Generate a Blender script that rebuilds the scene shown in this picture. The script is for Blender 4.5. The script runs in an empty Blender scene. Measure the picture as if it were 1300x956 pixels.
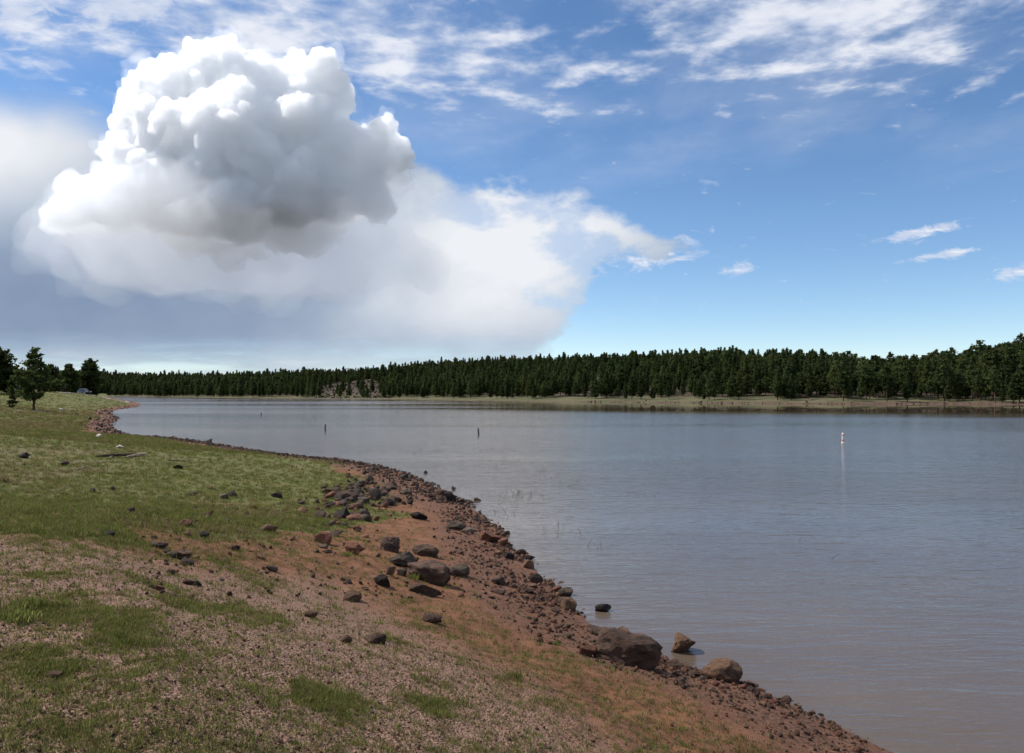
import bpy, bmesh, math, random
import numpy as np
from mathutils import Vector, Matrix, noise as mnoise

S = bpy.context.scene
COL = S.collection
rng = np.random.default_rng(11)
random.seed(11)

# ------------------------------------------------------------------ camera
F, HZ, EYE = 1011.0, 498.0, 4.0            # focal length and horizon row of the 1300 px wide photograph, eye height over the water
cam = bpy.data.cameras.new('camera')
cam_ob = bpy.data.objects.new('camera', cam)
COL.objects.link(cam_ob)
cam.sensor_width = 36.0
cam.lens = F / 1300 * 36
cam.shift_y = (HZ - 478) / 1300
cam.clip_start, cam.clip_end = 0.1, 60000
cam_ob.location = (0, 0, EYE)
cam_ob.rotation_euler = (math.pi / 2, 0, 0)
S.camera = cam_ob

# ------------------------------------------------------------------ sky, sun, exposure
SUN_EL, SUN_AZ = math.radians(49), math.radians(-70)   # azimuth from +Y towards +X
world = bpy.data.worlds.new('World')
S.world = world
world.use_nodes = True


class NT:
    """small helper around a node tree"""
    def __init__(self, tree):
        self.t = tree

    def n(self, kind, ins=None, **props):
        nd = self.t.nodes.new(kind)
        for k, v in props.items():
            setattr(nd, k, v)
        for k, v in (ins or {}).items():
            self.put(nd.inputs[k], v)
        return nd

    def put(self, sock, v):
        if isinstance(v, bpy.types.NodeSocket):
            self.t.links.new(v, sock)
        elif isinstance(v, bpy.types.Node):
            self.t.links.new(v.outputs[0], sock)
        else:
            sock.default_value = v

    def m(self, op, a, b=0.0, c=0.0, clamp=False):
        nd = self.t.nodes.new('ShaderNodeMath')
        nd.operation = op
        nd.use_clamp = clamp
        for i, v in enumerate((a, b, c)):
            self.put(nd.inputs[i], v)
        return nd.outputs[0]

    def sstep(self, v, lo, hi, a=0.0, b=1.0):
        nd = self.t.nodes.new('ShaderNodeMapRange')
        nd.interpolation_type = 'SMOOTHSTEP'
        for k, x in (('Value', v), ('From Min', lo), ('From Max', hi), ('To Min', a), ('To Max', b)):
            self.put(nd.inputs[k], x)
        return nd.outputs[0]

    def sstep_lin(self, v, lo, hi):
        nd = self.t.nodes.new('ShaderNodeMapRange')
        for k, x in (('Value', v), ('From Min', lo), ('From Max', hi)):
            self.put(nd.inputs[k], x)
        return nd.outputs[0]

    def mix(self, fac, a, b, blend='MIX'):
        nd = self.t.nodes.new('ShaderNodeMix')
        nd.data_type = 'RGBA'
        nd.blend_type = blend
        self.put(nd.inputs['Factor'], fac)
        self.put(nd.inputs['A'], a)
        self.put(nd.inputs['B'], b)
        return nd.outputs['Result']

    def noise(self, vec, scale, detail=5, rough=0.55, dist=0.0, kind='FBM', lac=2.0):
        nd = self.t.nodes.new('ShaderNodeTexNoise')
        nd.noise_type = kind
        self.put(nd.inputs['Vector'], vec)
        for k, x in (('Scale', scale), ('Detail', detail), ('Roughness', rough), ('Distortion', dist), ('Lacunarity', lac)):
            nd.inputs[k].default_value = x
        return nd.outputs[0]

    def mapping(self, vec, loc=(0, 0, 0), rot=(0, 0, 0), scale=(1, 1, 1)):
        nd = self.t.nodes.new('ShaderNodeMapping')
        self.put(nd.inputs['Vector'], vec)
        nd.inputs['Location'].default_value = loc
        nd.inputs['Rotation'].default_value = rot
        nd.inputs['Scale'].default_value = scale
        return nd.outputs[0]

    def ramp(self, v, stops):
        nd = self.t.nodes.new('ShaderNodeValToRGB')
        self.put(nd.inputs[0], v)
        el = nd.color_ramp.elements
        while len(el) < len(stops):
            el.new(0.5)
        for e, (p, c) in zip(el, stops):
            e.position = p
            e.color = (*c, 1) if len(c) == 3 else c
        return nd.outputs[0]


def C(r, g, b):
    return (r, g, b, 1.0)


def build_world():
    t = world.node_tree
    t.nodes.clear()
    N = NT(t)
    sky = N.n('ShaderNodeTexSky', sky_type='NISHITA', sun_disc=False, sun_elevation=SUN_EL, sun_rotation=SUN_AZ,
              altitude=2100, air_density=1.0, dust_density=0.1, ozone_density=2.0)
    sat = N.n('ShaderNodeHueSaturation', {'Saturation': 1.12, 'Value': 1.0, 'Color': sky})
    d = N.n('ShaderNodeTexCoord').outputs['Generated']
    sep = N.n('ShaderNodeSeparateXYZ', {0: d})
    dx, dy, dz = sep.outputs
    # high broken cloud field: a flat layer seen in perspective
    zc = N.m('MAXIMUM', dz, 0.05)
    lay = N.n('ShaderNodeCombineXYZ', {0: N.m('DIVIDE', dx, zc), 1: N.m('DIVIDE', dy, zc), 2: 0.0}).outputs[0]
    big = N.noise(N.mapping(lay, loc=(1.3, 5.2, 0)), 0.9, 3, 0.5)
    fine = N.noise(N.mapping(lay, loc=(4.7, 0.4, 2), scale=(1.0, 1.0, 1)), 5.4, 8, 0.55, 0.1)
    soft = N.noise(N.mapping(lay, loc=(2.0, 7.4, 5), rot=(0, 0, 0.5), scale=(1.2, 0.8, 1)), 1.1, 5, 0.55, 0.2)
    cover = N.sstep(dz, 0.235, 0.40)
    dens = N.m('ADD', fine, N.m('MULTIPLY', N.m('SUBTRACT', big, 0.5), 0.75))
    thr = N.m('MULTIPLY_ADD', cover, -0.44, 0.77)
    a1 = N.m('MULTIPLY', N.sstep(N.m('SUBTRACT', dens, thr), 0.0, 0.30), N.sstep(dz, .13, .24, 0, .85))
    a2 = N.m('MULTIPLY', N.m('MULTIPLY', N.sstep(soft, 0.42, 0.80), N.sstep(dz, 0.18, 0.34)), 0.32)
    # faint whitish veil low over the horizon
    alpha = N.m('SUBTRACT', 1.0, N.m('MULTIPLY', N.m('SUBTRACT', 1.0, a1), N.m('SUBTRACT', 1.0, a2)))
    tone = N.mix(N.sstep(fine, 0.42, 0.72), C(0.60, 0.66, 0.80), C(0.88, 0.89, 0.93))
    # the storm bank: a broad soft sheet low in the north west, coordinates are bearings scaled like the photo columns and rows
    fy = N.m('MAXIMUM', dy, 0.12)
    U = N.m('MULTIPLY_ADD', N.m('DIVIDE', dx, fy), F / 1000, .650)           # thousandths of a column
    Vv = N.m('MULTIPLY_ADD', N.m('DIVIDE', dz, fy), -F / 1000, HZ / 1000)
    uv = N.n('ShaderNodeCombineXYZ', {0: U, 1: Vv, 2: 0.0}).outputs[0]
    nA = N.noise(N.mapping(uv, loc=(3.1, .7, 0)), 4.0, 4, .55)
    nB = N.noise(N.mapping(uv, loc=(.4, 2.2, 1), rot=(0, 0, .25), scale=(1, 1.5, 1)), 11.0, 9, .60, .15)
    nC = N.noise(N.mapping(uv, loc=(7.4, 5.2, 2), rot=(0, 0, .3), scale=(.9, 1.5, 1)), 6.5, 8, .58, .15)

    def curve(pts):
        lo, hi = pts[0][0], pts[-1][0]
        nd = N.n('ShaderNodeFloatCurve')
        c = nd.mapping.curves[0]
        while len(c.points) < len(pts):
            c.points.new(.5, .5)
        for q, (a, b) in zip(c.points, pts):
            q.location = ((a - lo) / (hi - lo), b)
            q.handle_type = 'AUTO'
        nd.mapping.update()
        N.put(nd.inputs['Value'], N.sstep_lin(Uw, lo, hi))
        return nd.outputs[0]
    Uw = N.m('MULTIPLY_ADD', N.m('SUBTRACT', nB, .5), .05, U)
    top = curve([(-1.5, .30), (-.6, .16), (-.2, .130), (0, .118), (.08, .124), (.13, .150), (.17, .182), (.30, .195), (.47, .195), (.54, .205), (.59, .235), (.64, .232), (.70, .245), (.76, .262), (.80, .285), (.87, .320), (.92, .34)])
    bot = curve([(-1.5, .9), (.36, .9), (.50, .66), (.60, .555), (.66, .495), (.70, .450), (.725, .415), (.745, .383), (.765, .350), (.80, .338), (.86, .335), (.92, .33)])
    Vw = N.m('ADD', Vv, N.m('ADD', N.m('MULTIPLY', N.m('SUBTRACT', nA, .5), .05), N.m('MULTIPLY', N.m('SUBTRACT', nB, .5), N.sstep(U, .2, .6, .03, .10))))
    wid = N.sstep(U, .10, .55, .055, .018)
    sa = N.sstep(N.m('DIVIDE', N.m('SUBTRACT', Vw, top), wid), -.4, 1.0)
    sb = N.sstep(N.m('DIVIDE', N.m('SUBTRACT', bot, Vw), N.sstep(U, .6, .76, .07, .02)), -.3, 1.0)
    sal = N.m('MULTIPLY', N.m('MULTIPLY', sa, sb), N.sstep(dy, .15, .4))
    gaps = N.m('MULTIPLY', N.sstep(U, .50, .62), N.sstep(nC, .50, .38, 0, .5))
    sal = N.m('MULTIPLY', sal, N.m('SUBTRACT', 1.0, gaps))
    nD = N.noise(N.mapping(uv, loc=(1.7, .3, 4), scale=(5, 34, 1)), 1.0, 5, .6, .2)
    low = N.sstep(Vv, .415, .47)
    sal = N.m('MULTIPLY', sal, N.m('SUBTRACT', 1.0, N.m('MULTIPLY', low, N.sstep(nD, .35, .62, .62, .15))))

    def blob(cu, cv, ru, rv):
        a = N.m('DIVIDE', N.m('SUBTRACT', U, cu), ru)
        b = N.m('DIVIDE', N.m('SUBTRACT', Vv, cv), rv)
        return N.m('EXPONENT', N.m('MULTIPLY', N.m('ADD', N.m('MULTIPLY', a, a), N.m('MULTIPLY', b, b)), -1.0))
    wh = N.m('MULTIPLY', blob(-.02, .185, .20, .085), .95)
    wh = N.m('ADD', wh, N.m('MULTIPLY', blob(.66, .285, .18, .085), 1.1))
    wh = N.m('ADD', wh, N.m('MULTIPLY', blob(.60, .39, .15, .055), .52))
    wh = N.m('SUBTRACT', wh, N.m('MULTIPLY', blob(.14, .375, .24, .055), .16))
    wh = N.m('ADD', wh, N.m('MULTIPLY', N.m('SUBTRACT', nC, .5), N.sstep(U, .2, .6, .30, .75)))
    wh = N.m('ADD', wh, N.m('MULTIPLY', N.m('SUBTRACT', nA, .5), .55))
    nD = N.noise(N.mapping(uv, loc=(1.7, .3, 4), scale=(5, 34, 1)), 1.0, 5, .6, .2)
    wh = N.m('ADD', wh, N.m('MULTIPLY', low, N.sstep(nD, .45, .68, .02, .40)))
    stone = N.ramp(N.m('MULTIPLY_ADD', wh, .8, .27, clamp=True), [(0, (.185, .255, .385)), (.25, (.27, .345, .475)), (.6, (.50, .565, .66)), (1, (.80, .82, .86))])
    nE = N.noise(N.mapping(uv, loc=(2.7, 1.3, 4), rot=(0, 0, .2), scale=(1, 2.2, 1)), 26.0, 6, .65, .6)
    # torn scraps right of the bank
    sc = None
    for cu, cv, ru, rv in ((.928, .343, .030, .008), (1.19, .325, .060, .007), (1.295, .345, .04, .012), (1.165, .296, .07, .008), (.835, .322, .06, .020), (.015, .022, .065, .045), (.155, .004, .095, .042)):
        q = blob(cu, N.m('MULTIPLY_ADD', N.m('SUBTRACT', U, cu), -.18, cv), ru, rv)
        sc = q if sc is None else N.m('MAXIMUM', sc, q)
    sc = N.m('MULTIPLY', N.sstep(N.m('ADD', N.m('MULTIPLY', sc, .9), N.m('MULTIPLY', N.m('SUBTRACT', nE, .5), 2.6)), .30, 1.0), N.sstep(dy, .2, .4))
    tone = N.mix(N.sstep(sal, .0, .15), tone, stone)
    alpha = N.m('SUBTRACT', 1.0, N.m('MULTIPLY', N.m('SUBTRACT', 1.0, alpha), N.m('MULTIPLY', N.m('SUBTRACT', 1.0, sal), N.m('SUBTRACT', 1.0, N.m('MULTIPLY', sc, .85)))))
    b1 = N.n('ShaderNodeBackground', {'Color': sat, 'Strength': 0.122})
    b2 = N.n('ShaderNodeBackground', {'Color': tone, 'Strength': 0.92})
    mx = N.n('ShaderNodeMixShader', {0: alpha, 1: b1, 2: b2})
    N.n('ShaderNodeOutputWorld', {'Surface': mx})


build_world()
sun = bpy.data.lights.new('sun', 'SUN')
sun.energy, sun.angle, sun.color = 4.5, math.radians(0.5), (1.0, 0.96, 0.90)
sun_ob = bpy.data.objects.new('sun', sun)
COL.objects.link(sun_ob)
SUN_DIR = Vector((math.sin(SUN_AZ) * math.cos(SUN_EL), math.cos(SUN_AZ) * math.cos(SUN_EL), math.sin(SUN_EL)))
sun_ob.rotation_euler = SUN_DIR.to_track_quat('Z', 'Y').to_euler()
S.view_settings.view_transform = 'Standard'
S.view_settings.look = 'None'
S.view_settings.exposure = 0.22
S.view_settings.gamma = 1.0
S.view_settings.use_curve_mapping = False
S.render.engine = 'CYCLES'
cy = S.cycles
cy.use_denoising = True
cy.max_bounces, cy.volume_bounces = 64, 64
cy.use_adaptive_sampling, cy.adaptive_threshold = True, 0.02
cy.diffuse_bounces, cy.glossy_bounces, cy.transmission_bounces, cy.transparent_max_bounces = 3, 3, 4, 8
cy.caustics_reflective = cy.caustics_refractive = False


# ------------------------------------------------------------------ helpers
def tag(o, label=None, cat=None, group=None, kind=None):
    for k, v in (('label', label), ('category', cat), ('group', group), ('kind', kind)):
        if v:
            o[k] = v
    return o


def mesh_np(name, V, Fc, mat=None, smooth=False):
    """mesh from numpy verts (n,3) and faces (m,k)"""
    V = np.asarray(V, dtype=np.float32)
    Fc = np.asarray(Fc, dtype=np.int32)
    me = bpy.data.meshes.new(name)
    me.vertices.add(len(V))
    me.vertices.foreach_set('co', V.ravel())
    me.loops.add(Fc.size)
    me.loops.foreach_set('vertex_index', Fc.ravel())
    me.polygons.add(len(Fc))
    me.polygons.foreach_set('loop_start', np.arange(0, Fc.size, Fc.shape[1], dtype=np.int32))
    if smooth:
        me.polygons.foreach_set('use_smooth', np.ones(len(Fc), dtype=bool))
    me.update()
    me.validate()
    if mat:
        me.materials.append(mat)
    return me


def link(name, me, parent=None, loc=(0, 0, 0), rot=(0, 0, 0), scale=(1, 1, 1)):
    o = bpy.data.objects.new(name, me)
    COL.objects.link(o)
    o.parent = parent
    o.location, o.rotation_euler, o.scale = loc, rot, scale
    return o


def vhash(ix, iy, seed):
    h = (ix.astype(np.int64) * 374761393 + iy.astype(np.int64) * 668265263 + seed * 144665) & 0xffffffff
    h = ((h ^ (h >> 13)) * 1274126177) & 0xffffffff
    h = h ^ (h >> 16)
    return (h & 0xffff) / 65535.0


def vnoise(x, y, seed=0):
    ix, iy = np.floor(x), np.floor(y)
    fx, fy = x - ix, y - iy
    fx, fy = fx * fx * (3 - 2 * fx), fy * fy * (3 - 2 * fy)
    a, b = vhash(ix, iy, seed), vhash(ix + 1, iy, seed)
    c, d = vhash(ix, iy + 1, seed), vhash(ix + 1, iy + 1, seed)
    return (a + (b - a) * fx) * (1 - fy) + (c + (d - c) * fx) * fy


def fbm(x, y, oct=4, seed=0, gain=0.5):
    s, a, tot = 0.0, 1.0, 0.0
    for i in range(oct):
        s = s + a * vnoise(x * 2 ** i + 17.3 * i, y * 2 ** i - 9.1 * i, seed + i)
        tot += a
        a *= gain
    return s / tot - 0.5


def sm(v, lo, hi):
    t = np.clip((v - lo) / (hi - lo), 0, 1)
    return t * t * (3 - 2 * t)


# ------------------------------------------------------------------ the lie of the land
def wp(px, py):                                       # a point of the water surface
    d = EYE * F / (py - HZ)
    return ((px - 650) / F * d, d)


near_px = [(945, 868), (900, 858), (800, 822), (745, 790), (712, 757), (690, 735), (655, 700), (628, 668), (596, 641), (562, 624), (522, 605),
           (470, 590), (400, 581), (330, 573), (268, 563), (225, 557), (168, 552.5), (143, 541), (152, 531), (146, 522), (181, 513.5), (160, 508.5), (141, 505)]
NEAR = [(520, -900), (140, -260), (45, -70), (17, -14), (8.6, 1.5), (5.4, 6.6)] + [wp(*p) for p in near_px]
far_px = [(128, 503.3), (220, 504.4), (300, 505.5), (450, 506.5), (560, 508), (650, 509.5), (800, 511), (950, 512.4), (1130, 513.4), (1200, 513.2), (1300, 514)]
FAR = [wp(*p) for p in far_px] + [(260, 205), (390, 120), (560, -60), (760, -500), (640, -900)]


def smooth_line(P, k=6):
    P = np.array([P[0]] + list(P) + [P[-1]], dtype=float)
    out = []
    for i in range(1, len(P) - 2):
        p0, p1, p2, p3 = P[i - 1:i + 3]
        for t in np.arange(k) / k:
            out.append(0.5 * ((2 * p1) + (-p0 + p2) * t + (2 * p0 - 5 * p1 + 4 * p2 - p3) * t * t + (-p0 + 3 * p1 - 3 * p2 + p3) * t ** 3))
    out.append(P[-2])
    return np.array(out)


NEARL, FARL = smooth_line(NEAR, 4), smooth_line(FAR, 3)
LAKE = np.vstack([NEARL, FARL])


def dist_line(L, x, y):
    best = np.full(x.shape, 1e12)
    for (ax, ay), (bx, by) in zip(L[:-1], L[1:]):
        vx, vy = bx - ax, by - ay
        t = np.clip(((x - ax) * vx + (y - ay) * vy) / (vx * vx + vy * vy + 1e-9), 0, 1)
        best = np.minimum(best, (x - ax - t * vx) ** 2 + (y - ay - t * vy) ** 2)
    return np.sqrt(best)


def in_lake(x, y):
    ins = np.zeros(x.shape, dtype=bool)
    P = LAKE
    for (ax, ay), (bx, by) in zip(P, np.roll(P, -1, axis=0)):
        if ay == by:
            continue
        c = ((ay > y) != (by > y)) & (x < (bx - ax) * (y - ay) / (by - ay) + ax)
        ins ^= c
    return ins


PROF_N = ([0, .5, 1, 2.5, 4.5, 7.5, 12, 20, 40, 100, 300, 1500], [0, .14, .27, .66, 1.22, 2.2, 2.62, 2.82, 3.1, 3.65, 5, 10])
PROF_M = ([0, 2, 4, 7, 10, 16, 25, 45, 80, 150, 300, 1500], [0, .20, .36, .62, .95, 1.55, 2.25, 2.9, 3.35, 3.75, 4.6, 10])    # the bank farther off is gentler
PROF_F = ([0, 4, 12, 25, 50, 90, 140, 200, 320, 1500], [0, .28, .75, 1.6, 4.2, 9.0, 13.8, 16.6, 18, 30])
# relative height of the wooded ridge by bearing (photo column)
RX = [-400, 0, 130, 300, 450, 560, 650, 700, 850, 950, 1050, 1090, 1130, 1170, 1205, 1250, 1300, 1700]
RZ = [13, 14, 14, 12, 16, 20, 21, 21, 20, 17, 14.5, 7.5, 7, 9, 11.5, 13.2, 14, 14]


def terrain(x, y, detail=True):
    """height, signed distance to the water (land +), weight of the far shore"""
    x, y = np.asarray(x, float), np.asarray(y, float)
    sn, sf = dist_line(NEARL, x, y), dist_line(FARL, x, y)
    s = np.minimum(sn, sf)
    s = np.where(in_lake(x, y), -s, s)
    r = np.hypot(x, y)
    jag = np.clip(r / 40, 0.5, 6)
    s = s + jag * 0.35 * fbm(x / jag * 0.9, y / jag * 0.9, 3, 5)
    w = sm(sn - sf, -80, 80)
    px = 650 + F * np.where(y > 1, x / np.maximum(y, 1), np.sign(x) * 3)
    ridge = np.interp(px, RX, RZ) / 14.5
    near = 1 - sm(r, 11, 26)
    zn = np.interp(s, *PROF_N) * near + np.interp(s, *PROF_M) * (1 - near)
    zf = np.interp(s, *PROF_F)
    zf = np.where(zf > 2.5, 2.5 + (zf - 2.5) * ridge, zf)
    z = zn * (1 - w) + zf * w
    z = z + 2.0 * np.exp(-((x + 128) / 30) ** 2 - ((y - 228) / 60) ** 2) * sm(s, 3, 16)      # knoll behind the headland
    z = np.where(s < 0, np.maximum(s * 0.3, -4), z)
    if detail:
        land = sm(s, -0.6, 1.2)
        fine = sm(-r, -60, -25)
        z = z + land * (fine * (0.10 * fbm(x * .9, y * .9, 3, 21) + 0.05 * fbm(x * 4, y * 4, 3, 31))
                        + sm(r, 15, 120) * 0.5 * fbm(x * .12, y * .12, 4, 41) * sm(s, 2, 14)
                        + sm(r, 200, 500) * 3.5 * fbm(x * .02, y * .02, 3, 51) * sm(s, 40, 120))
    return z, s, w


def ground(px, py, dmin=3.0, dmax=900.0):
    """where the line of sight through a photo pixel meets land or water"""
    d = np.geomspace(dmin, dmax, 1400)
    x = (px - 650) / F * d
    zr = EYE - (py - HZ) / F * d
    z, s, w = terrain(x, d)
    z = np.maximum(z, 0.0)
    hit = np.nonzero(zr <= z)[0]
    i = hit[0] if len(hit) else len(d) - 1
    return Vector((x[i], d[i], z[i]))


# ------------------------------------------------------------------ materials
def material(name):
    m = bpy.data.materials.new(name)
    m.use_nodes = True
    t = m.node_tree
    t.nodes.clear()
    return m, NT(t)


def finish(N, color, rough=0.9, bump=None, bump_strength=0.5, bump_dist=0.05, spec=0.3, **kw):
    p = N.n('ShaderNodeBsdfPrincipled', {'Base Color': color, 'Roughness': rough, 'Specular IOR Level': spec})
    for k, v in kw.items():
        N.put(p.inputs[k.replace('_', ' ')], v)
    if bump is not None:
        b = N.n('ShaderNodeBump', {'Height': bump, 'Strength': bump_strength, 'Distance': bump_dist})
        N.put(p.inputs['Normal'], b)
    N.n('ShaderNodeOutputMaterial', {'Surface': p})
    return p


def mat_ground():
    m, N = material('earth_and_grass')
    geo = N.n('ShaderNodeNewGeometry').outputs['Position']
    att = N.n('ShaderNodeAttribute', attribute_name='cover')
    sp = N.n('ShaderNodeSeparateColor', {0: att.outputs['Color']})
    grass, gravel, rubble = sp.outputs
    far = att.outputs['Alpha']
    n1 = N.noise(geo, 2.2, 6, 0.65)
    n2 = N.noise(geo, 14.0, 5, 0.7)
    n3 = N.noise(geo, 60.0, 3, 0.7)
    n4 = N.noise(geo, 0.35, 5, 0.6)
    vor = N.n('ShaderNodeTexVoronoi', {'Vector': geo, 'Scale': 42.0, 'Randomness': 1.0})
    dirt = N.mix(N.sstep(n1, .35, .68), C(.125, .051, .024), C(.235, .102, .049))
    dirt = N.mix(N.sstep(n2, .42, .72), dirt, C(.180, .100, .060))
    dirt = N.mix(N.m('MULTIPLY', N.sstep(n3, .55, .75), .5), dirt, C(.26, .17, .11))
    grav = N.mix(vor.outputs['Color'], C(.205, .118, .080), C(.36, .232, .165))
    grav = N.mix(N.sstep(n3, .35, .6), C(.18, .100, .064), grav)
    gr = N.mix(N.sstep(n2, .35, .7), C(.080, .088, .022), C(.165, .158, .050))
    n5 = N.noise(N.mapping(geo, scale=(1, .45, 1)), .11, 5, .65)
    gr = N.mix(N.m('MULTIPLY', N.sstep(N.m('ADD', N.m('MULTIPLY', n4, .5), N.m('MULTIPLY', n5, .5)), .47, .60), .8), gr, N.mix(n2, C(.12, .095, .045), C(.165, .135, .070)))
    gr = N.mix(N.m('MULTIPLY', N.sstep(n3, .5, .75), .5), gr, C(.035, .040, .014))
    rub = N.mix(N.sstep(n2, .35, .65), C(.080, .043, .030), C(.19, .095, .060))
    col = N.mix(gravel, dirt, grav)
    gm = N.sstep(N.m('ADD', grass, N.m('MULTIPLY', N.m('SUBTRACT', n2, .5), .9)), .38, .62)
    col = N.mix(gm, col, gr)
    col = N.mix(N.m('MULTIPLY', rubble, N.sstep(n1, .3, .5)), col, rub)
    nf = N.noise(geo, 0.06, 5, 0.65)
    nf2 = N.noise(geo, 0.5, 4, 0.7)
    farc = N.mix(N.sstep(nf, .4, .6), C(.122, .112, .058), C(.078, .082, .036))
    farc = N.mix(N.sstep(nf2, .5, .75), farc, C(.10, .070, .050))
    shore = N.mix(N.sstep(nf2, .35, .65), C(.055, .033, .024), C(.13, .085, .060))
    farc = N.mix(gravel, farc, N.mix(nf2, C(.045, .034, .024), C(.095, .070, .050)))
    farc = N.mix(rubble, farc, shore)
    col = N.mix(far, col, farc)
    h = N.m('ADD', N.m('MULTIPLY', n2, .6), N.m('MULTIPLY', n3, .35))
    h = N.m('ADD', h, N.m('MULTIPLY', vor.outputs['Distance'], N.m('MULTIPLY', gravel, -.6)))
    finish(N, col, 0.95, h, 0.9, 0.05, 0.15)
    return m


def mat_rock(name, a, b, c, lichen=0.25):
    m, N = material(name)
    tc = N.n('ShaderNodeTexCoord').outputs['Object']
    oi = N.n('ShaderNodeObjectInfo')
    off = N.n('ShaderNodeVectorMath', {0: tc, 1: N.n('ShaderNodeCombineXYZ', {0: N.m('MULTIPLY', oi.outputs['Random'], 37.0), 1: 0.0, 2: 0.0})}, operation='ADD').outputs[0]
    n1 = N.noise(off, 1.6, 6, 0.65, 0.4)
    n2 = N.noise(off, 9.0, 6, 0.7)
    n3 = N.noise(off, 40.0, 3, 0.7)
    col = N.mix(N.sstep(n1, .36, .64), C(*a), C(*b))
    col = N.mix(N.m('MULTIPLY', N.sstep(n2, .5, .7), lichen), col, C(*c))
    col = N.mix(N.m('MULTIPLY', N.sstep(n3, .55, .75), .45), col, C(a[0] * .5, a[1] * .5, a[2] * .5))
    v = N.m('MULTIPLY_ADD', oi.outputs['Random'], .6, .7)
    col = N.mix(1.0, col, N.n('ShaderNodeCombineColor', {0: v, 1: v, 2: v}).outputs[0], 'MULTIPLY')
    h = N.m('ADD', N.m('MULTIPLY', n2, .6), N.m('MULTIPLY', n3, .25))
    finish(N, col, 0.88, h, 1.0, 0.09, 0.25)
    return m


def mat_foliage(name, a, b, dry, scale=1.2):
    m, N = material(name)
    geo = N.n('ShaderNodeTexCoord').outputs['Object']
    oi = N.n('ShaderNodeObjectInfo')
    n1 = N.noise(geo, scale, 4, 0.7)
    col = N.mix(N.sstep(n1, .35, .68), C(*a), C(*b))
    col = N.mix(N.m('MULTIPLY', N.sstep(oi.outputs['Random'], .72, 1.0), .55), col, C(*dry))
    v = N.m('MULTIPLY_ADD', N.m('FRACT', N.m('MULTIPLY', oi.outputs['Random'], 7.31)), .7, .65)
    col = N.mix(1.0, col, N.n('ShaderNodeCombineColor', {0: v, 1: v, 2: v}).outputs[0], 'MULTIPLY')
    d = N.n('ShaderNodeBsdfDiffuse', {'Color': col})
    tr = N.n('ShaderNodeBsdfTranslucent', {'Color': col})
    mx = N.n('ShaderNodeMixShader', {0: .42, 1: d, 2: tr})
    N.n('ShaderNodeOutputMaterial', {'Surface': mx})
    return m


def mat_plain(name, col, rough=.6, spec=.4, var=.25, scale=6.0, metallic=0.0):
    m, N = material(name)
    tc = N.n('ShaderNodeTexCoord').outputs['Object']
    n1 = N.noise(tc, scale, 5, .65)
    c = N.mix(N.sstep(n1, .35, .7), C(*[x * (1 - var) for x in col]), C(*[min(1, x * (1 + var)) for x in col]))
    finish(N, c, rough, n1, .15, .01, spec, Metallic=metallic)
    return m


def mat_water():
    m, N = material('lake_water')
    geo = N.n('ShaderNodeNewGeometry').outputs['Position']
    sp = N.n('ShaderNodeSeparateXYZ', {0: geo})
    X, Y = sp.outputs[0], sp.outputs[1]
    # wind: ruffled in patches, calm under the far shore
    patch = N.noise(N.mapping(geo, scale=(.0045, .022, 1)), 1.0, 4, .55)
    fard = N.m('ADD', Y, N.m('MULTIPLY', X, .33))
    calm = N.m('MULTIPLY', N.sstep(X, -70, 40), 1.0)
    calm = N.m('MULTIPLY', calm, N.sstep(N.m('ADD', fard, N.m('MULTIPLY', N.m('SUBTRACT', patch, .5), 130.0)), 135, 190))
    wind = N.m('MULTIPLY', N.m('SUBTRACT', 1.0, N.m('MULTIPLY', calm, .99)), N.sstep(patch, .36, .60, .40, 1.2))
    w1 = N.noise(N.mapping(geo, rot=(0, 0, -.32), scale=(.55, 2.1, 1)), 1.15, 3, .5, .35)
    w2 = N.noise(N.mapping(geo, rot=(0, 0, -.15), scale=(.8, 2.2, 1)), 4.2, 4, .6, .3)
    w3 = N.noise(N.mapping(geo, rot=(0, 0, .25), scale=(.5, 1.4, 1)), .45, 2, .5)
    h = N.m('ADD', N.m('MULTIPLY', w1, .050), N.m('MULTIPLY', w2, .016))
    h = N.m('ADD', h, N.m('MULTIPLY', w3, .045))
    h = N.m('MULTIPLY', h, wind)
    mud = N.noise(N.mapping(geo, scale=(.05, .1, 1)), 1.0, 4, .6)
    col = N.mix(N.sstep(mud, .35, .7), C(.088, .064, .046), C(.108, .080, .058))
    p = finish(N, col, N.m('MULTIPLY_ADD', wind, .10, .02), h, 1.0, 1.0, .5)
    p.inputs['IOR'].default_value = 1.333
    return m


M = {}
M['ground'] = mat_ground()
M['water'] = mat_water()
M['basalt'] = mat_rock('dark_basalt', (.050, .029, .021), (.135, .078, .053), (.20, .145, .11), .35)
M['lava'] = mat_rock('black_lava', (.018, .013, .011), (.062, .042, .032), (.11, .082, .065), .3)
M['tan'] = mat_rock('tan_sandstone', (.14, .074, .042), (.24, .135, .078), (.28, .20, .13), .3)
M['brown'] = mat_rock('brown_sandstone', (.095, .050, .030), (.20, .108, .062), (.25, .17, .11), .35)
M['red'] = mat_rock('red_sandstone', (.14, .055, .032), (.25, .115, .070), (.26, .17, .12), .3)
M['grey'] = mat_rock('grey_stone', (.070, .048, .035), (.165, .115, .080), (.23, .18, .14), .4)
M['pale'] = mat_rock('pale_stone', (.42, .38, .33), (.62, .57, .50), (.35, .28, .22), .4)
M['orange'] = mat_rock('orange_stone', (.42, .15, .06), (.55, .24, .11), (.5, .32, .2), .2)
M['bark'] = mat_rock('pine_bark', (.045, .026, .018), (.105, .058, .036), (.13, .09, .065), .3)
M['drift'] = mat_rock('weathered_wood', (.17, .125, .085), (.33, .26, .19), (.10, .07, .05), .4)
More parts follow.
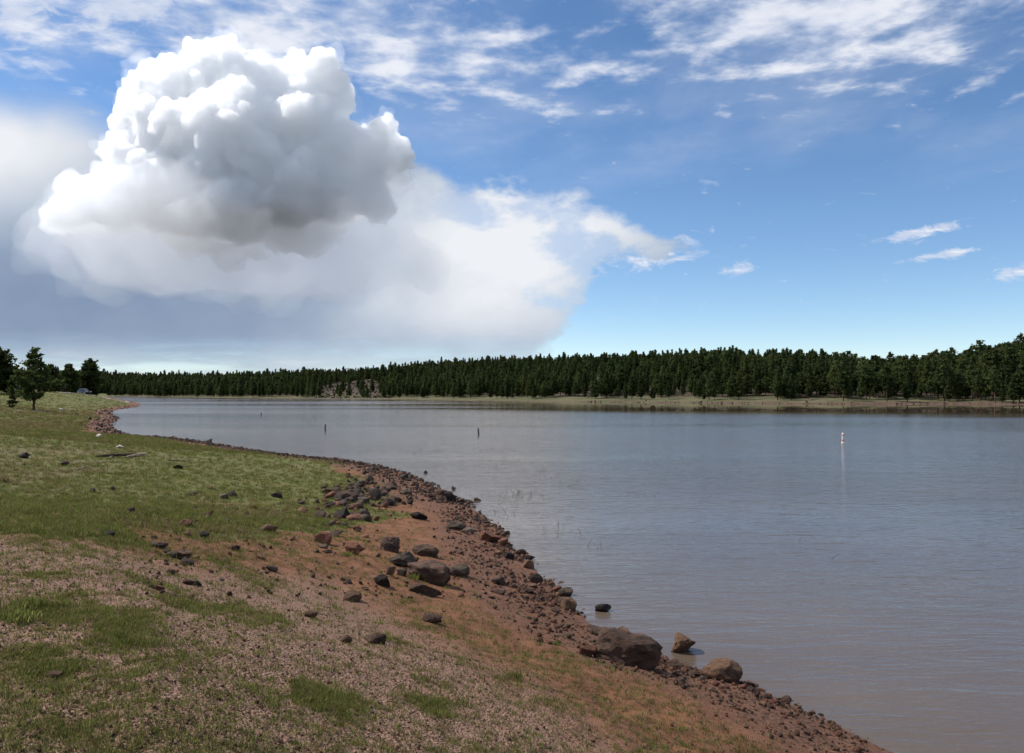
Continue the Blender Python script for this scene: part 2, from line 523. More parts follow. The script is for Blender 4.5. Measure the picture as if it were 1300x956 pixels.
M['needles_far'] = mat_foliage('far_pine_needles', (.036, .052, .020), (.090, .110, .038), (.12, .125, .040), .5)
M['needles'] = mat_foliage('pine_needles', (.034, .048, .017), (.085, .100, .032), (.09, .095, .032), 1.3)
M['shrub'] = mat_foliage('rusty_twigs', (.038, .030, .022), (.072, .054, .038), (.07, .055, .038), 2)
M['grass'] = mat_foliage('grass_blades', (.105, .118, .028), (.205, .205, .062), (.28, .24, .115), 3)
M['grass_dry'] = mat_foliage('dry_grass_blades', (.20, .15, .075), (.28, .20, .105), (.24, .15, .07), 3)
M['reed'] = mat_foliage('reed_stems', (.050, .042, .026), (.10, .082, .05), (.12, .1, .06), 3)


# ------------------------------------------------------------------ ground, one sheet to the horizon
def build_ground():
    front = np.radians(np.arange(-44, 44.01, 0.17))
    back = np.radians(np.arange(46, 316, 2.5))
    ang = np.concatenate([front, back])
    r1 = np.geomspace(1.2, 60, 300)
    r2 = np.geomspace(60, 1500, 115)[1:]
    r3 = np.geomspace(1500, 30000, 26)[1:]
    rad = np.concatenate([r1, r2, r3])
    A, R = np.meshgrid(ang, rad)
    x, y = (np.sin(A) * R).ravel(), (np.cos(A) * R).ravel()
    z, s, w = terrain(x, y)
    rr = R.ravel()
    V = np.column_stack([x, y, z])
    na, nr = len(ang), len(rad)
    i = np.arange(nr - 1)[:, None] * na
    j = np.arange(na)[None]
    j2 = (j + 1) % na
    Fq = np.stack([i + j, i + na + j, i + na + j2, i + j2], -1).reshape(-1, 4)
    # cap under the camera
    zc = terrain(np.array([0.0]), np.array([0.0]))[0][0]
    V = np.vstack([V, [[0, 0, zc]]])
    Fq = Fq[:, ::-1]
    me = mesh_np('ground', V, Fq, M['ground'], True)
    bm = bmesh.new()
    bm.from_mesh(me)
    bm.verts.ensure_lookup_table()
    c = bm.verts[len(V) - 1]
    for k in range(na):
        f = bm.faces.new((bm.verts[(k + 1) % na], bm.verts[k], c))
        f.smooth = True
    bm.to_mesh(me)
    bm.free()
    cov = cover(x, y, s, w)
    cov = np.vstack([cov, cov[:1]])
    at = me.color_attributes.new('cover', 'FLOAT_COLOR', 'POINT')
    at.data.foreach_set('color', cov.astype(np.float32).ravel())
    return tag(link('ground', me), kind='structure')


def cover(x, y, s, w):
    """what covers the soil: grass, gravel, shore rubble, far shore"""
    r = np.hypot(x, y)
    dirt_w = np.interp(r, [0, 10, 16, 22, 30, 45, 300], [6.5, 6.2, 4.9, 3.6, 2.5, 2.2, 2.5])
    n = fbm(x * .35, y * .35, 4, 61)
    n2 = fbm(x * 1.3, y * 1.3, 3, 71)
    g = sm(s + n * 4.0 + n2 * 1.2, dirt_w - .5, dirt_w + 1.4)
    track = sm(11.0 + n * 4 - r + .16 * (x + 4), -1.2, 1.2) * sm(s, 3.2, 5)       # gravelly parking edge in front of the camera
    track = np.where(w > .5, 0, track)
    g = g * (1 - .85 * track)
    g = np.clip(g + .22 * n2 * track + .10 * sm(n2, 0, .3), 0, 1)
    rub = sm(1.9 + n2 - s, -.6, .6) * (w < .5) + sm(np.interp(x, [-50, 60, 130], [3.5, 5, 13]) + 8 * n - s, -1, 4) * (w >= .5)
    rub = np.where((w < .5) & (r > 28), sm(2.6 + 2 * n - s, -.8, .8), rub)
    far = sm(r, 150, 230) * sm(w, .2, .6)
    track = np.where(w > .5, sm(s + 14 * n, 22, 42), track)                       # on the far side: forest litter
    bare = sm(fbm(x * .55, y * .55, 4, 171), .04, .20)
    g = g * (1 - .42 * bare * (r < 60))
    return np.column_stack([g, track, np.clip(rub, 0, 1), far])


ground_ob = build_ground()

# water: one flat sheet reaching under the banks
wv = np.array([(-2500, -2500, 0), (2500, -2500, 0), (2500, 2500, 0), (-2500, 2500, 0)], float)
xs = np.linspace(-700, 900, 41)
ys = np.linspace(-900, 1150, 41)
GX, GY = np.meshgrid(xs, ys)
ii = (np.arange(40)[:, None] * 41 + np.arange(40)[None]).ravel()
water_ob = link('lake_water', mesh_np('lake_water', np.column_stack([GX.ravel(), GY.ravel(), 0 * GX.ravel()]),
                                     np.column_stack([ii, ii + 1, ii + 42, ii + 41]), M['water'], True))
tag(water_ob, kind='structure')


# ------------------------------------------------------------------ scattering (ground cover nobody could count)
def scatter(name, pts, scale, rot, idx, protos, label=None, cat=None):
    """one stuff object: prototypes instanced on its own points by geometry nodes"""
    me = mesh_np(name, pts, np.zeros((0, 3), int))
    for nm, ty, arr, key in (('size', 'FLOAT', scale, 'value'), ('turn', 'FLOAT_VECTOR', rot, 'vector'), ('pick', 'INT', idx, 'value')):
        a = me.attributes.new(nm, ty, 'POINT')
        a.data.foreach_set(key, np.asarray(arr, dtype=np.int32 if ty == 'INT' else np.float32).ravel())
    o = link(name, me)
    ng = bpy.data.node_groups.new(name + '_scatter', 'GeometryNodeTree')
    ng.interface.new_socket('Geometry', in_out='INPUT', socket_type='NodeSocketGeometry')
    ng.interface.new_socket('Geometry', in_out='OUTPUT', socket_type='NodeSocketGeometry')
    N = NT(ng)
    gi, go, jn = N.n('NodeGroupInput'), N.n('NodeGroupOutput'), N.n('GeometryNodeJoinGeometry')

    def attr(nm, ty):
        nd = N.n('GeometryNodeInputNamedAttribute', data_type=ty)
        nd.inputs['Name'].default_value = nm
        return nd.outputs['Attribute']
    for k, p in enumerate(protos):
        oi = N.n('GeometryNodeObjectInfo', transform_space='ORIGINAL')
        oi.inputs['Object'].default_value = p
        oi.inputs['As Instance'].default_value = True
        cmp_ = N.n('FunctionNodeCompare', data_type='INT', operation='EQUAL')
        ng.links.new(attr('pick', 'INT'), cmp_.inputs[2])
        cmp_.inputs[3].default_value = k
        ip = N.n('GeometryNodeInstanceOnPoints')
        ng.links.new(gi.outputs[0], ip.inputs['Points'])
        ng.links.new(cmp_.outputs[0], ip.inputs['Selection'])
        ng.links.new(oi.outputs['Geometry'], ip.inputs['Instance'])
        e2r = N.n('FunctionNodeEulerToRotation')
        ng.links.new(attr('turn', 'FLOAT_VECTOR'), e2r.inputs[0])
        ng.links.new(e2r.outputs[0], ip.inputs['Rotation'])
        ng.links.new(attr('size', 'FLOAT'), ip.inputs['Scale'])
        ng.links.new(ip.outputs[0], jn.inputs[0])
    ng.links.new(jn.outputs[0], go.inputs[0])
    md = o.modifiers.new('scatter', 'NODES')
    md.node_group = ng
    return tag(o, label, cat, kind='stuff')


def proto(name, me):
    return bpy.data.objects.new(name, me)          # never linked: only instanced


# ------------------------------------------------------------------ rocks
_ico = {}


def ico(sub):
    if sub not in _ico:
        bm = bmesh.new()
        bmesh.ops.create_icosphere(bm, subdivisions=sub, radius=1)
        _ico[sub] = (np.array([v.co[:] for v in bm.verts]), np.array([[v.index for v in f.verts] for f in bm.faces]))
        bm.free()
    return _ico[sub]


def rock_mesh(name, seed, sub=3, cuts=9, rough=.10, mat=None, soft=False):
    """an angular stone about 1 wide, 1 deep, 1 high, resting on z = 0 and slightly sunk"""
    rs = np.random.default_rng(seed)
    V, Fc = ico(sub)
    V = V.copy()
    if soft == 2:                                        # blocky
        V = V / (np.abs(V) ** 4).sum(1, keepdims=True) ** .25
        cuts = 7
    for k in range(cuts):
        n = rs.normal(size=3)
        n /= np.linalg.norm(n)
        d = rs.uniform(.36, .80) if not soft else rs.uniform(.62, .92) if soft == 1 else rs.uniform(.85, 1.15)
        o = V @ n - d
        V = V - np.where(o > 0, o, 0)[:, None] * n * (1.0 if soft != 1 else .8)
    off = rs.uniform(-50, 50, 3)
    dsp = np.array([mnoise.fractal(Vector(v * 1.3 + off), .8, 2.1, 5) for v in V])
    dsp2 = np.array([mnoise.fractal(Vector(v * 5.0 + off), .9, 2.1, 3) for v in V]) if sub >= 3 else 0
    L = np.linalg.norm(V, axis=1, keepdims=True) + 1e-6
    V = V * (1 + (rough * dsp + rough * .42 * dsp2)[:, None])
    lo, hi = V.min(0), V.max(0)
    V = (V - (lo + hi) / 2) / (hi - lo)
    V[:, 2] += .31
    me = mesh_np(name, V, Fc, mat, smooth=sub >= 4)
    if sub >= 4:
        me.set_sharp_from_angle(angle=math.radians(19))
    return me


def rock_at(name, px, pyb, wpx, hpx, mat, label, seed, depth=.8, yaw=0.0, tilt=0.0, sub=4, cuts=10, rough=.10, soft=False, group=None, sink=0.0):
    p = ground(px, pyb - .18 * hpx)
    k = p.y / F
    w, h = wpx * k, hpx * k * 1.12
    me = rock_mesh(name, seed, sub, cuts, rough, M[mat], soft)
    o = link(name, me, None, (p.x, p.y + .25 * depth * w, p.z - .06 * h - sink * h), (0, tilt, yaw), (w, w * depth, h))
    return tag(o, label, 'rock', group)


# ------------------------------------------------------------------ pine trees
def tuft_faces(c, size, rs, n=3, flat=.55):
    """a needle clump: n crossed ragged triangles around c"""
    V, Fc = [], []
    for k in range(n):
        a = rs.normal(size=3)
        a[2] *= flat
        a /= np.linalg.norm(a) + 1e-6
        b = rs.normal(size=3)
        b -= a * (a @ b)
        b /= np.linalg.norm(b) + 1e-6
        s = size * rs.uniform(.7, 1.25)
        o = c + rs.normal(size=3) * size * .22
        i = len(V)
        V += [o - a * s * .5 - b * s * .3, o + a * s * .55 - b * s * .18 * rs.uniform(.2, 1.6), o + b * s * .5 * rs.uniform(.6, 1.2) + a * s * rs.uniform(-.25, .25)]
        Fc.append((i, i + 1, i + 2))
    return V, Fc


def tube(path, rad, sides=7):
    """tapered tube along a path"""
    V, Fc = [], []
    path = [np.array(p, float) for p in path]
    for k, (p, r) in enumerate(zip(path, rad)):
        d = path[min(k + 1, len(path) - 1)] - path[max(k - 1, 0)]
        d /= np.linalg.norm(d) + 1e-9
        u = np.cross(d, (0.31, .95, .05))
        u /= np.linalg.norm(u) + 1e-9
        v = np.cross(d, u)
        for a in np.arange(sides) / sides * 2 * math.pi:
            V.append(p + (u * math.cos(a) + v * math.sin(a)) * r)
    for k in range(len(path) - 1):
        for a in range(sides):
            b = (a + 1) % sides
            Fc += [(k * sides + a, k * sides + b, (k + 1) * sides + b), (k * sides + a, (k + 1) * sides + b, (k + 1) * sides + a)]
    for a in range(1, sides - 1):
        Fc.append(((len(path) - 1) * sides, (len(path) - 1) * sides + a, (len(path) - 1) * sides + a + 1))
    return V, Fc


def merge(parts):
    V, Fc, n = [], [], 0
    for v, f in parts:
        V += list(v)
        Fc += [tuple(i + n for i in t) for t in f]
        n += len(v)
    return V, Fc


PROFILES = {
    'cone': ([0, .08, .3, .65, .9, 1], [.55, .95, 1, .62, .26, .05]),
    'full': ([0, .1, .35, .65, .85, 1], [.6, .95, 1, .86, .55, .12]),
    'spire': ([0, .1, .3, .6, 1], [.6, .9, .95, .55, .05]),
}


def pine_meshes(name, seed, h, r, base, nwh, tufts, tsize, profile='cone', mat='needles_far', per=5, bare=0.0, ntri=3, limbs=True, lean=0.0):
    """trunk mesh and crown mesh of a pine h high, crown radius r starting at height base"""
    rs = np.random.default_rng(seed)
    bend = rs.normal(size=2) * .012 * h + np.array([lean, 0])
    top = lambda t: np.array([bend[0] * t * t, bend[1] * t * t, h * t])
    tr = [tube([top(t) for t in (0, .04, .3, .6, .97)], [h * .024, h * .018, h * .014, h * .009, h * .002], 7)]
    cr = []
    for k in range(nwh):
        t = (k + rs.uniform(0, .8)) / nwh
        z = base + (h - base) * t
        L0 = r * np.interp(t, *PROFILES[profile])
        a0 = rs.uniform(0, 6.28)
        for b in range(per):
            if rs.random() < bare:
                continue
            a = a0 + b * 6.283 / per + rs.normal() * .25
            L = L0 * rs.uniform(.55, 1.15)
            rise = L * (rs.uniform(-.18, .12) + .35 * t)
            o = top(z / h)
            e = o + np.array([math.cos(a) * L, math.sin(a) * L, rise])
            if limbs and L > .5:
                tr.append(tube([o, (o + e) / 2 + np.array([0, 0, -.04 * L]), e], [h * .006 * (1.2 - t), h * .004 * (1.2 - t), h * .0012], 4))
            nt = max(2, int(round(tufts * (L / r) ** 1.2 * rs.uniform(.7, 1.3))))
            for q in range(nt):
                f = rs.uniform(.22, 1.05) ** .7
                c = o + (e - o) * f + rs.normal(size=3) * np.array([.16, .16, .09]) * L * .8
                cr.append(tuft_faces(c, tsize * rs.uniform(.7, 1.3), rs, ntri))
    for q in range(4):
        cr.append(tuft_faces(top(1 - q * .02) + rs.normal(size=3) * tsize * .12, tsize * .7, rs, ntri))
    tv, tf = merge(tr)
    cv, cf = merge(cr)
    return mesh_np(name + '_trunk', tv, tf, M['bark'], True), mesh_np(name + '_crown', cv, cf, M[mat])


def tree_obj(tm, cm, p, label, group=None, rz=0.0, s=1.0, name='pine_tree', sz=None):
    e = bpy.data.objects.new(name, None)
    COL.objects.link(e)
    e.empty_display_size = .3
    e.location, e.rotation_euler, e.scale = p, (0, 0, rz), (s, s, sz or s)
    link('trunk', tm, e)
    link('crown', cm, e)
    return tag(e, label, 'tree', group)


# far forest: one lot of tree shapes, scattered on the wooded slopes
FARTREES = []
for k in range(8):
    prof = ['cone', 'full', 'spire', 'cone', 'cone', 'cone', 'spire', 'full'][k]
    hh = [11.5, 11, 12, 10.5, 10, 12.5, 11.5, 9][k]
    FARTREES.append((pine_meshes('far_pine', 100 + k, hh, [2.1, 2.5, 1.7, 2.1, 2.6, 2.0, 1.6, 2.7][k], [1.9, 2.1, 1.4, 1.5, 2.3, 2.6, 1.6, 1.2][k],
                                 17, 7, .78, prof, per=5, limbs=False), hh))
# a few with long bare boles for the open stand on the right
for k in range(2):
    FARTREES.append((pine_meshes('tall_pine', 130 + k, 13.0, 2.6, 4.6, 12, 6, .95, 'full', per=5, limbs=False), 13.0))


def forest_points():
    P = []
    # candidate grid with jitter over the far land in view (and a margin for a step aside)
    gx, gy = np.meshgrid(np.arange(-900, 420, 4.0), np.arange(190, 1350, 4.0))
    x = (gx + rng.uniform(-2.1, 2.1, gx.shape)).ravel()
    y = (gy + rng.uniform(-2.1, 2.1, gy.shape)).ravel()
    px = 650 + F * x / y
    keep = (px > -260) & (px < 1560)
    x, y, px = x[keep], y[keep], px[keep]
    z, s, w = terrain(x, y)
    edge = 3 + 8 * fbm(x * .03, y * .03, 3, 81) + np.interp(px, [0, 500, 700, 1000, 1100, 1300], [3, 5, 11, 15, 7, 6])
    keep = (w > .5) & (s > edge) & (s < 300)
    # thinned: gaps, the brushy clearing, a looser fringe along the water
    dens = .62 + .5 * fbm(x * .035, y * .035, 3, 91)
    dens = np.where(s < edge + 12, dens * .55, dens)
    clear = sm(px, 385, 400) * (1 - sm(px, 478, 500)) * sm(s, 8, 14) * (1 - sm(s, 85 + .7 * (px - 400), 110 + .7 * (px - 400)))
    dens = dens * (1 - .93 * clear)
    dens = np.where(s > 200, dens * .5, dens)
    keep &= rng.random(len(x)) < dens
    return x[keep], y[keep], z[keep], s[keep], px[keep]


fx, fy, fz, fs, fpx = forest_points()
fk = rng.integers(0, 8, len(fx))
fk = np.where((fpx > 1060) & (rng.random(len(fx)) < .5), 8 + (rng.random(len(fx)) < .5), fk)
fsz = rng.uniform(.62, 1.12, len(fx)) * np.where(rng.random(len(fx)) < .18, .68, 1) * np.where(rng.random(len(fx)) < .10, 1.22, 1)
fsz = fsz * np.interp(fpx, [300, 450, 800, 1000, 1300], [1.05, .88, .84, .92, 1.04])
fh = np.array([t[1] for t in FARTREES])[fk] * fsz
frot = rng.uniform(0, 6.28, len(fx))
# which of them show largest: nothing nearer at the same bearing hides their lower half
vis = np.zeros(len(fx))
order = np.argsort(fy)
horizon_col = np.full(2200, -1e9)
for i in order:
    c = int(fpx[i]) + 300
    hw = max(1, int(1.3 * F / fy[i]))
    a, b = (fz[i] - EYE) / fy[i] * F, (fz[i] + fh[i] - EYE) / fy[i] * F
    seg = horizon_col[max(0, c - hw):c + hw + 1]
    shown = np.mean(np.clip(b - np.maximum(seg, a), 0, None)) if len(seg) else 0
    vis[i] = shown * hw * 2 if 2 < fpx[i] < 1298 else 0
    horizon_col[max(0, c - hw):c + hw + 1] = np.maximum(seg, b - .25 * (b - a))
single = np.argsort(-vis)[:285]
rest = np.setdiff1d(np.arange(len(fx)), single)
ZONES = [(0, 250, 'at the distant left end'), (250, 390, 'left of the brushy clearing'), (390, 500, 'beside the brushy clearing'), (500, 600, 'right of the brushy clearing'),
         (600, 700, 'beyond the middle buoy'), (700, 800, 'right of the lake centre'), (800, 900, 'on the high ridge'), (900, 1000, 'above the pale grass strip'),
         (1000, 1085, 'behind the orange banded buoy'), (1085, 1160, 'below the ridge dip'), (1160, 1230, 'above the stony shore'), (1230, 1400, 'at the right end')]
KIND = ['conical pine', 'broad pine', 'slender pine', 'conical pine', 'short conical pine', 'tall conical pine', 'slender pine', 'broad low pine', 'tall pine with bare lower trunk', 'tall pine with bare lower trunk']
for i in single:
    (tm, cm), _h = FARTREES[fk[i]]
    zn = next(q for q in ZONES if q[0] <= fpx[i] < q[1])
    lab = '%s%s %s %s' % ('small ' if fsz[i] < .72 else '', 'shoreline' if fs[i] < 24 else 'hillside', KIND[fk[i]], zn[2])
    tree_obj(tm, cm, (fx[i], fy[i], fz[i] - .15), lab, lab + ' (alike)', frot[i], fsz[i])
far_protos = []
for (tm, cm), _h in FARTREES:
    me = cm.copy()
    nv, nf = len(cm.vertices), len(cm.polygons)
    bm = bmesh.new()
    bm.from_mesh(cm)
    n0 = len(bm.faces)
    bm.from_mesh(tm)
    bm.faces.ensure_lookup_table()
    for f in bm.faces[n0:]:
        f.material_index = 1
    me = bpy.data.meshes.new('forest_pine')
    bm.to_mesh(me)
    bm.free()
    me.materials.append(M['needles_far'])
    me.materials.append(M['bark'])
    far_protos.append(proto('forest_pine', me))
scatter('pine_forest', np.column_stack([fx, fy, fz - .15])[rest], fsz[rest], np.column_stack([0 * frot, 0 * frot, frot])[rest], fk[rest], far_protos,
        'dense dark green pine forest covering the far shore and ridge', 'forest')

# brush in the clearing and low bushes under the far trees
def bush_mesh(name, seed, n, size, mat, squash=.6):
    rs = np.random.default_rng(seed)
    parts = []
    for k in range(n):
        v = rs.normal(size=3)
        v /= np.linalg.norm(v)
        v *= rs.uniform(.35, 1) ** .5
        c = np.array([v[0] * .5, v[1] * .5, (v[2] * .5 + .42) * squash])
        parts.append(tuft_faces(c, size * rs.uniform(.7, 1.3), rs, 3, .9))
    V, Fc = merge(parts)
    return mesh_np(name, V, Fc, M[mat])


bush_p = [proto('brush', bush_mesh('brush', 200 + k, 60, .3, 'shrub')) for k in range(3)]
bx, by = rng.uniform(-190, 60, 9000), rng.uniform(330, 640, 9000)
bpx = 650 + F * bx / by
bz, bs, bw = terrain(bx, by)
kp = (bpx > 385) & (bpx < 500) & (bs > 6) & (bs < 170) & (bw > .5)
bx, by, bz = bx[kp], by[kp], bz[kp]
scatter('clearing_brush', np.column_stack([bx, by, bz]), rng.uniform(.35, 1.1, len(bx)), np.column_stack([0 * bx, 0 * bx, rng.uniform(0, 6, len(bx))]),
        rng.integers(0, 3, len(bx)), bush_p, 'grey brown brush in the clearing on the far slope', 'brush')

# pines on the near bank
def bank_tree(px, pyb, pyt, wpx, d, seed, profile, label, base=.12, whorls=20, tufts=16, tsize=.5, bare=0.0, name='pine_tree', per=6, mat='needles', lean=0.0):
    x = (px - 650) / F * d
    z = terrain(np.array([x]), np.array([float(d)]))[0][0]
    h = EYE + (HZ - pyt) / F * d - z
    r = wpx / 2 / F * d * .86
    tm, cm = pine_meshes(name, seed, h, r, base * h, whorls, tufts, tsize, profile, mat, per, bare, 4, True, lean)
    return tree_obj(tm, cm, (x, d, z - .05), label, None, 0, 1, name)


pine_spot = ground(43, 520.5)
bank_tree(43, 520.5, 442, 54, pine_spot.y, 301, 'cone', 'open ragged pine standing alone on the grassy bank', .18, 13, 15, .68, .27, per=5)
bank_tree(-4, 505, 443, 62, 190, 302, 'full', 'big dark pine cut off by the left edge of the photo', .08, 20, 14, .95)
bank_tree(64, 500, 464, 26, 225, 303, 'full', 'dark pine half hidden behind the open ragged pine', .06, 16, 11, .9)
bank_tree(88, 500, 463, 25, 262, 304, 'full', 'left of the two rounded dark pines by the parked car', .05, 17, 12, 1.0)
bank_tree(114, 500, 457, 30, 270, 305, 'full', 'taller right hand rounded pine above the dark parked car', .04, 19, 13, 1.05)
bank_tree(15, 511, 489, 13, pine_spot.y * .98, 306, 'spire', 'small thin yellowish sapling left of the open ragged pine', .1, 9, 5, .35, .2, 'pine_sapling', 5)
x0 = (74 - 650) / F * 240
shrub_me = bush_mesh('shrub', 210, 220, .22, 'shrub', .8)
tag(link('rusty_shrub', shrub_me, None, (x0, 240, terrain(np.array([x0]), np.array([240.]))[0][0] - .1), (0, 0, 0), (3.6, 3.0, 3.4)),
    'low rusty brown shrub behind the bank between the pines', 'shrub')

# ------------------------------------------------------------------ hero rocks: column, bottom row, width, height (photo pixels), stone, label
ROCKS = [
    (797, 853, 90, 47, 'basalt', 'largest dark brown boulder at the water edge in the right foreground', .5, -.35, .08, 2),
    (765, 811, 42, 15, 'basalt', 'flat brown slab lying behind the largest shore boulder', .7, -.2, .05, 0),
    (796, 812, 22, 13, 'tan', 'small tan stone just behind the largest shore boulder', .8, 0, 0, 0),
    (746, 837, 24, 16, 'red', 'small angular reddish stone at the left end of the largest shore boulder', .8, .3, .1, 0),
    (869, 834, 35, 27, 'brown', 'upright tan and dark rock standing alone in the shallow water', .8, .2, 0, 0),
    (918, 870, 54, 28, 'brown', 'rounded tan boulder half in the water at the near end of the shore', .8, -.2, 0, 1),
    (718, 759, 20, 12, 'grey', 'grey stone in the water off the gravel point', .8, 0, 0, 1),
    (723, 779, 21, 18, 'tan', 'round tan stone on the waterline below the gravel point', .8, .5, 0, 1),
    (766, 779, 21, 11, 'lava', 'low dark stone in the water away from the gravel point', .6, -.1, 0, 0),
    (622, 692, 28, 18, 'red', 'brown boulder with tan left face beside the water in the middle', .8, .1, 0, 0),
    (578, 675, 27, 12, 'grey', 'low grey boulder set back from the water in the middle', .8, 0, 0, 1),
    (595, 679, 19, 9, 'grey', 'small grey stone between two boulders of the middle shore', .8, 0, 0, 1),
    (671, 724, 14, 13, 'tan', 'block shaped tan stone on the waterline', .8, .2, 0, 0),
    (672, 712, 17, 7, 'lava', 'flat dark stone tipping over the waterline', .6, 0, .1, 0),
    (646, 712, 15, 10, 'lava', 'dark hollow stone at the waterline in the middle', .8, 0, 0, 0),
    (681, 744, 18, 15, 'basalt', 'dark brown stone at the gravel point', .8, 0, 0, 0),
    (668, 761, 9, 6, 'orange', 'bright orange stone in the gravel point', .8, 0, 0, 0),
    (639, 696, 13, 12, 'red', 'small red brown stone right of the tan faced boulder', .8, 0, 0, 0),
    (495, 703, 27, 20, 'basalt', 'upright dark brown block left of the boulder cluster', .75, .4, 0, 2),
    (539, 709, 35, 16, 'basalt', 'box shaped dark rock behind the boulder cluster', .6, -.1, 0, 2),
    (512, 723, 38, 19, 'grey', 'low grey brown rock leaning at the left of the boulder cluster', .8, .2, -.1, 0),
    (543, 744, 57, 30, 'basalt', 'biggest boulder of the cluster on the red dirt', .65, -.3, .10, 2),
    (540, 758, 42, 17, 'basalt', 'dark wedge rock in front of the boulder cluster', .6, .1, -.12, 0),
    (583, 735, 29, 18, 'grey', 'smooth grey wedge at the right end of the boulder cluster', .7, 0, -.22, 1),
    (494, 733, 11, 15, 'tan', 'narrow upright tan stone left of the boulder cluster', .5, .2, .25, 0),
    (510, 733, 14, 10, 'grey', 'small grey stone tucked into the boulder cluster', .8, 0, 0, 0),
    (484, 747, 22, 16, 'lava', 'pitted black lava rock left of the boulder cluster', .85, 0, 0, 0),
    (450, 708, 25, 18, 'red', 'reddish rock with a hollow top on the dirt', .8, -.3, .1, 0),
    (409, 693, 23, 17, 'red', 'red brown rock at the left of the dirt with a slab against it', .8, .2, 0, 0),
    (409, 697, 14, 6, 'grey', 'thin grey slab leaning in front of a red brown rock', .7, 0, .15, 0),
    (415, 703, 13, 4, 'grey', 'flat pale slab in front of the leaning grey slab', .7, 0, 0, 0),
    (427, 683, 18, 9, 'basalt', 'brown stone behind the rock with a hollow top', .8, 0, 0, 0),
    (446, 766, 25, 14, 'tan', 'low tan stone on the dirt below the lava rock', .8, .3, 0, 1),
    (453, 676, 13, 8, 'tan', 'small tan stone in the middle of the dirt slope', .8, 0, 0, 0),
    (421, 667, 14, 6, 'tan', 'pinkish stone at the foot of the rubble heap', .8, 0, 0, 0),
    (442, 637, 23, 12, 'basalt', 'brown boulder at the top left of the rubble heap', .8, 0, 0, 0),
    (459, 640, 16, 8, 'grey', 'light brown stone in the rubble heap', .8, 0, 0, 1),
    (475, 638, 17, 17, 'lava', 'black lava boulder on the rubble heap', .9, 0, 0, 0),
    (492, 644, 15, 11, 'lava', 'square dark stone right of the rubble heap', .8, .3, 0, 0),
    (516, 630, 16, 10, 'grey', 'grey stone near the water above the dirt slope', .8, 0, 0, 1),
    (531, 661, 23, 11, 'lava', 'flat split dark slab on the dirt slope below the water', .6, 0, .1, 0),
    (432, 660, 20, 14, 'lava', 'dark stone at the lower end of the rubble heap by the grass', .8, 0, 0, 0),
    (571, 640, 16, 16, 'lava', 'dark boulder standing at the waterline in the middle distance', .9, 0, 0, 0),
    (576, 623, 6, 5, 'lava', 'small black stone in the water beyond the dark boulder', .8, 0, 0, 0),
    (585, 639, 10, 6, 'basalt', 'left stone of the short row running out into the water', .8, 0, 0, 0),
    (597, 640, 11, 5, 'basalt', 'middle stone of the short row running out into the water', .8, 0, 0, 0),
    (606, 637, 10, 5, 'basalt', 'outer stone of the short row running out into the water', .8, 0, 0, 0),
    (341, 678, 21, 12, 'tan', 'rounded tan stone on the red dirt at left', .8, 0, 0, 1),
    (393, 786, 19, 9, 'tan', 'low tan stone alone on the dirt in the foreground', .8, .2, 0, 1),
    (439, 818, 15, 11, 'tan', 'pale rounded stone lying on the foreground gravel', .8, .2, 0, 1),
    (475, 820, 30, 14, 'basalt', 'dark low rock right of the pale rounded foreground stone', .6, 0, 0, 0),
    (548, 793, 26, 12, 'basalt', 'flat brown rock in the dirt below the boulder cluster', .7, 0, 0, 0),
    (230, 711, 24, 13, 'tan', 'rock with tan left face where grass turns to dirt', .8, .3, 0, 0),
    (197, 696, 28, 8, 'grey', 'flat grey slab lying in the grass at left', .6, 0, .05, 0),
    (234, 671, 19, 11, 'red', 'red brown stone in the grass above the flat slab', .8, 0, 0, 0),
    (257, 684, 15, 9, 'lava', 'dark stone grown over with grass above the tan faced rock', .8, 0, 0, 0),
    (293, 632, 12, 8, 'lava', 'dark stone of a touching pair in the grass', .8, 0, 0, 0),
    (283, 635, 12, 7, 'grey', 'grey stone of a touching pair in the grass', .8, 0, 0, 0),
    (241, 630, 15, 5, 'lava', 'thin dark slab in the grass left of the touching pair', .6, 0, 0, 0),
    (247, 648, 13, 6, 'lava', 'low black stone below the thin dark slab', .7, 0, 0, 0),
    (262, 659, 15, 9, 'tan', 'tan topped stone in the grass at the edge of the dirt', .8, 0, 0, 0),
    (298, 701, 14, 9, 'basalt', 'brown stone embedded in the dirt at left', .8, 0, 0, 0),
    (351, 633, 15, 8, 'lava', 'dark stone in the green grass right of the touching pair', .7, 0, 0, 0),
    (313, 656, 10, 5, 'lava', 'small dark stone where the dirt begins', .8, 0, 0, 0),
    (166, 654, 11, 9, 'lava', 'upright dark stone alone in the grass at left', .8, 0, 0, 0),
    (137, 683, 15, 9, 'lava', 'rounded dark stone on the grass near the left edge', .8, 0, 0, 1),
    (117, 627, 10, 6, 'lava', 'left one of two dark stones high in the grass', .8, 0, 0, 0),
    (142, 624, 8, 6, 'lava', 'right one of two dark stones high in the grass', .8, 0, 0, 0),
    (66, 864, 20, 9, 'tan', 'smooth tan stone in the gravel at the bottom left', .8, 0, 0, 1),
    (28, 584, 14, 9, 'lava', 'dark block in the grass near the left edge', .8, 0, 0, 0),
    (82, 593, 11, 8, 'lava', 'black lump in the grass below the driftwood', .9, 0, 0, 0),
    (225, 596, 14, 6, 'lava', 'dark stone just below the grey plank', .7, 0, 0, 0),
    (124, 557, 8, 6, 'pale', 'white stone in the grass below the dark rubble bank', .8, 0, 0, 0),
    (152, 570, 10, 5, 'pale', 'white stone in the grass above the driftwood', .8, 0, 0, 0),
    (263, 564, 10, 7, 'lava', 'single dark boulder rising from the distant shoreline', .9, 0, 0, 0),
    (77, 521, 5, 2.5, 'pale', 'whitish stone right of the lone pine', .8, 0, 0, 0),
]
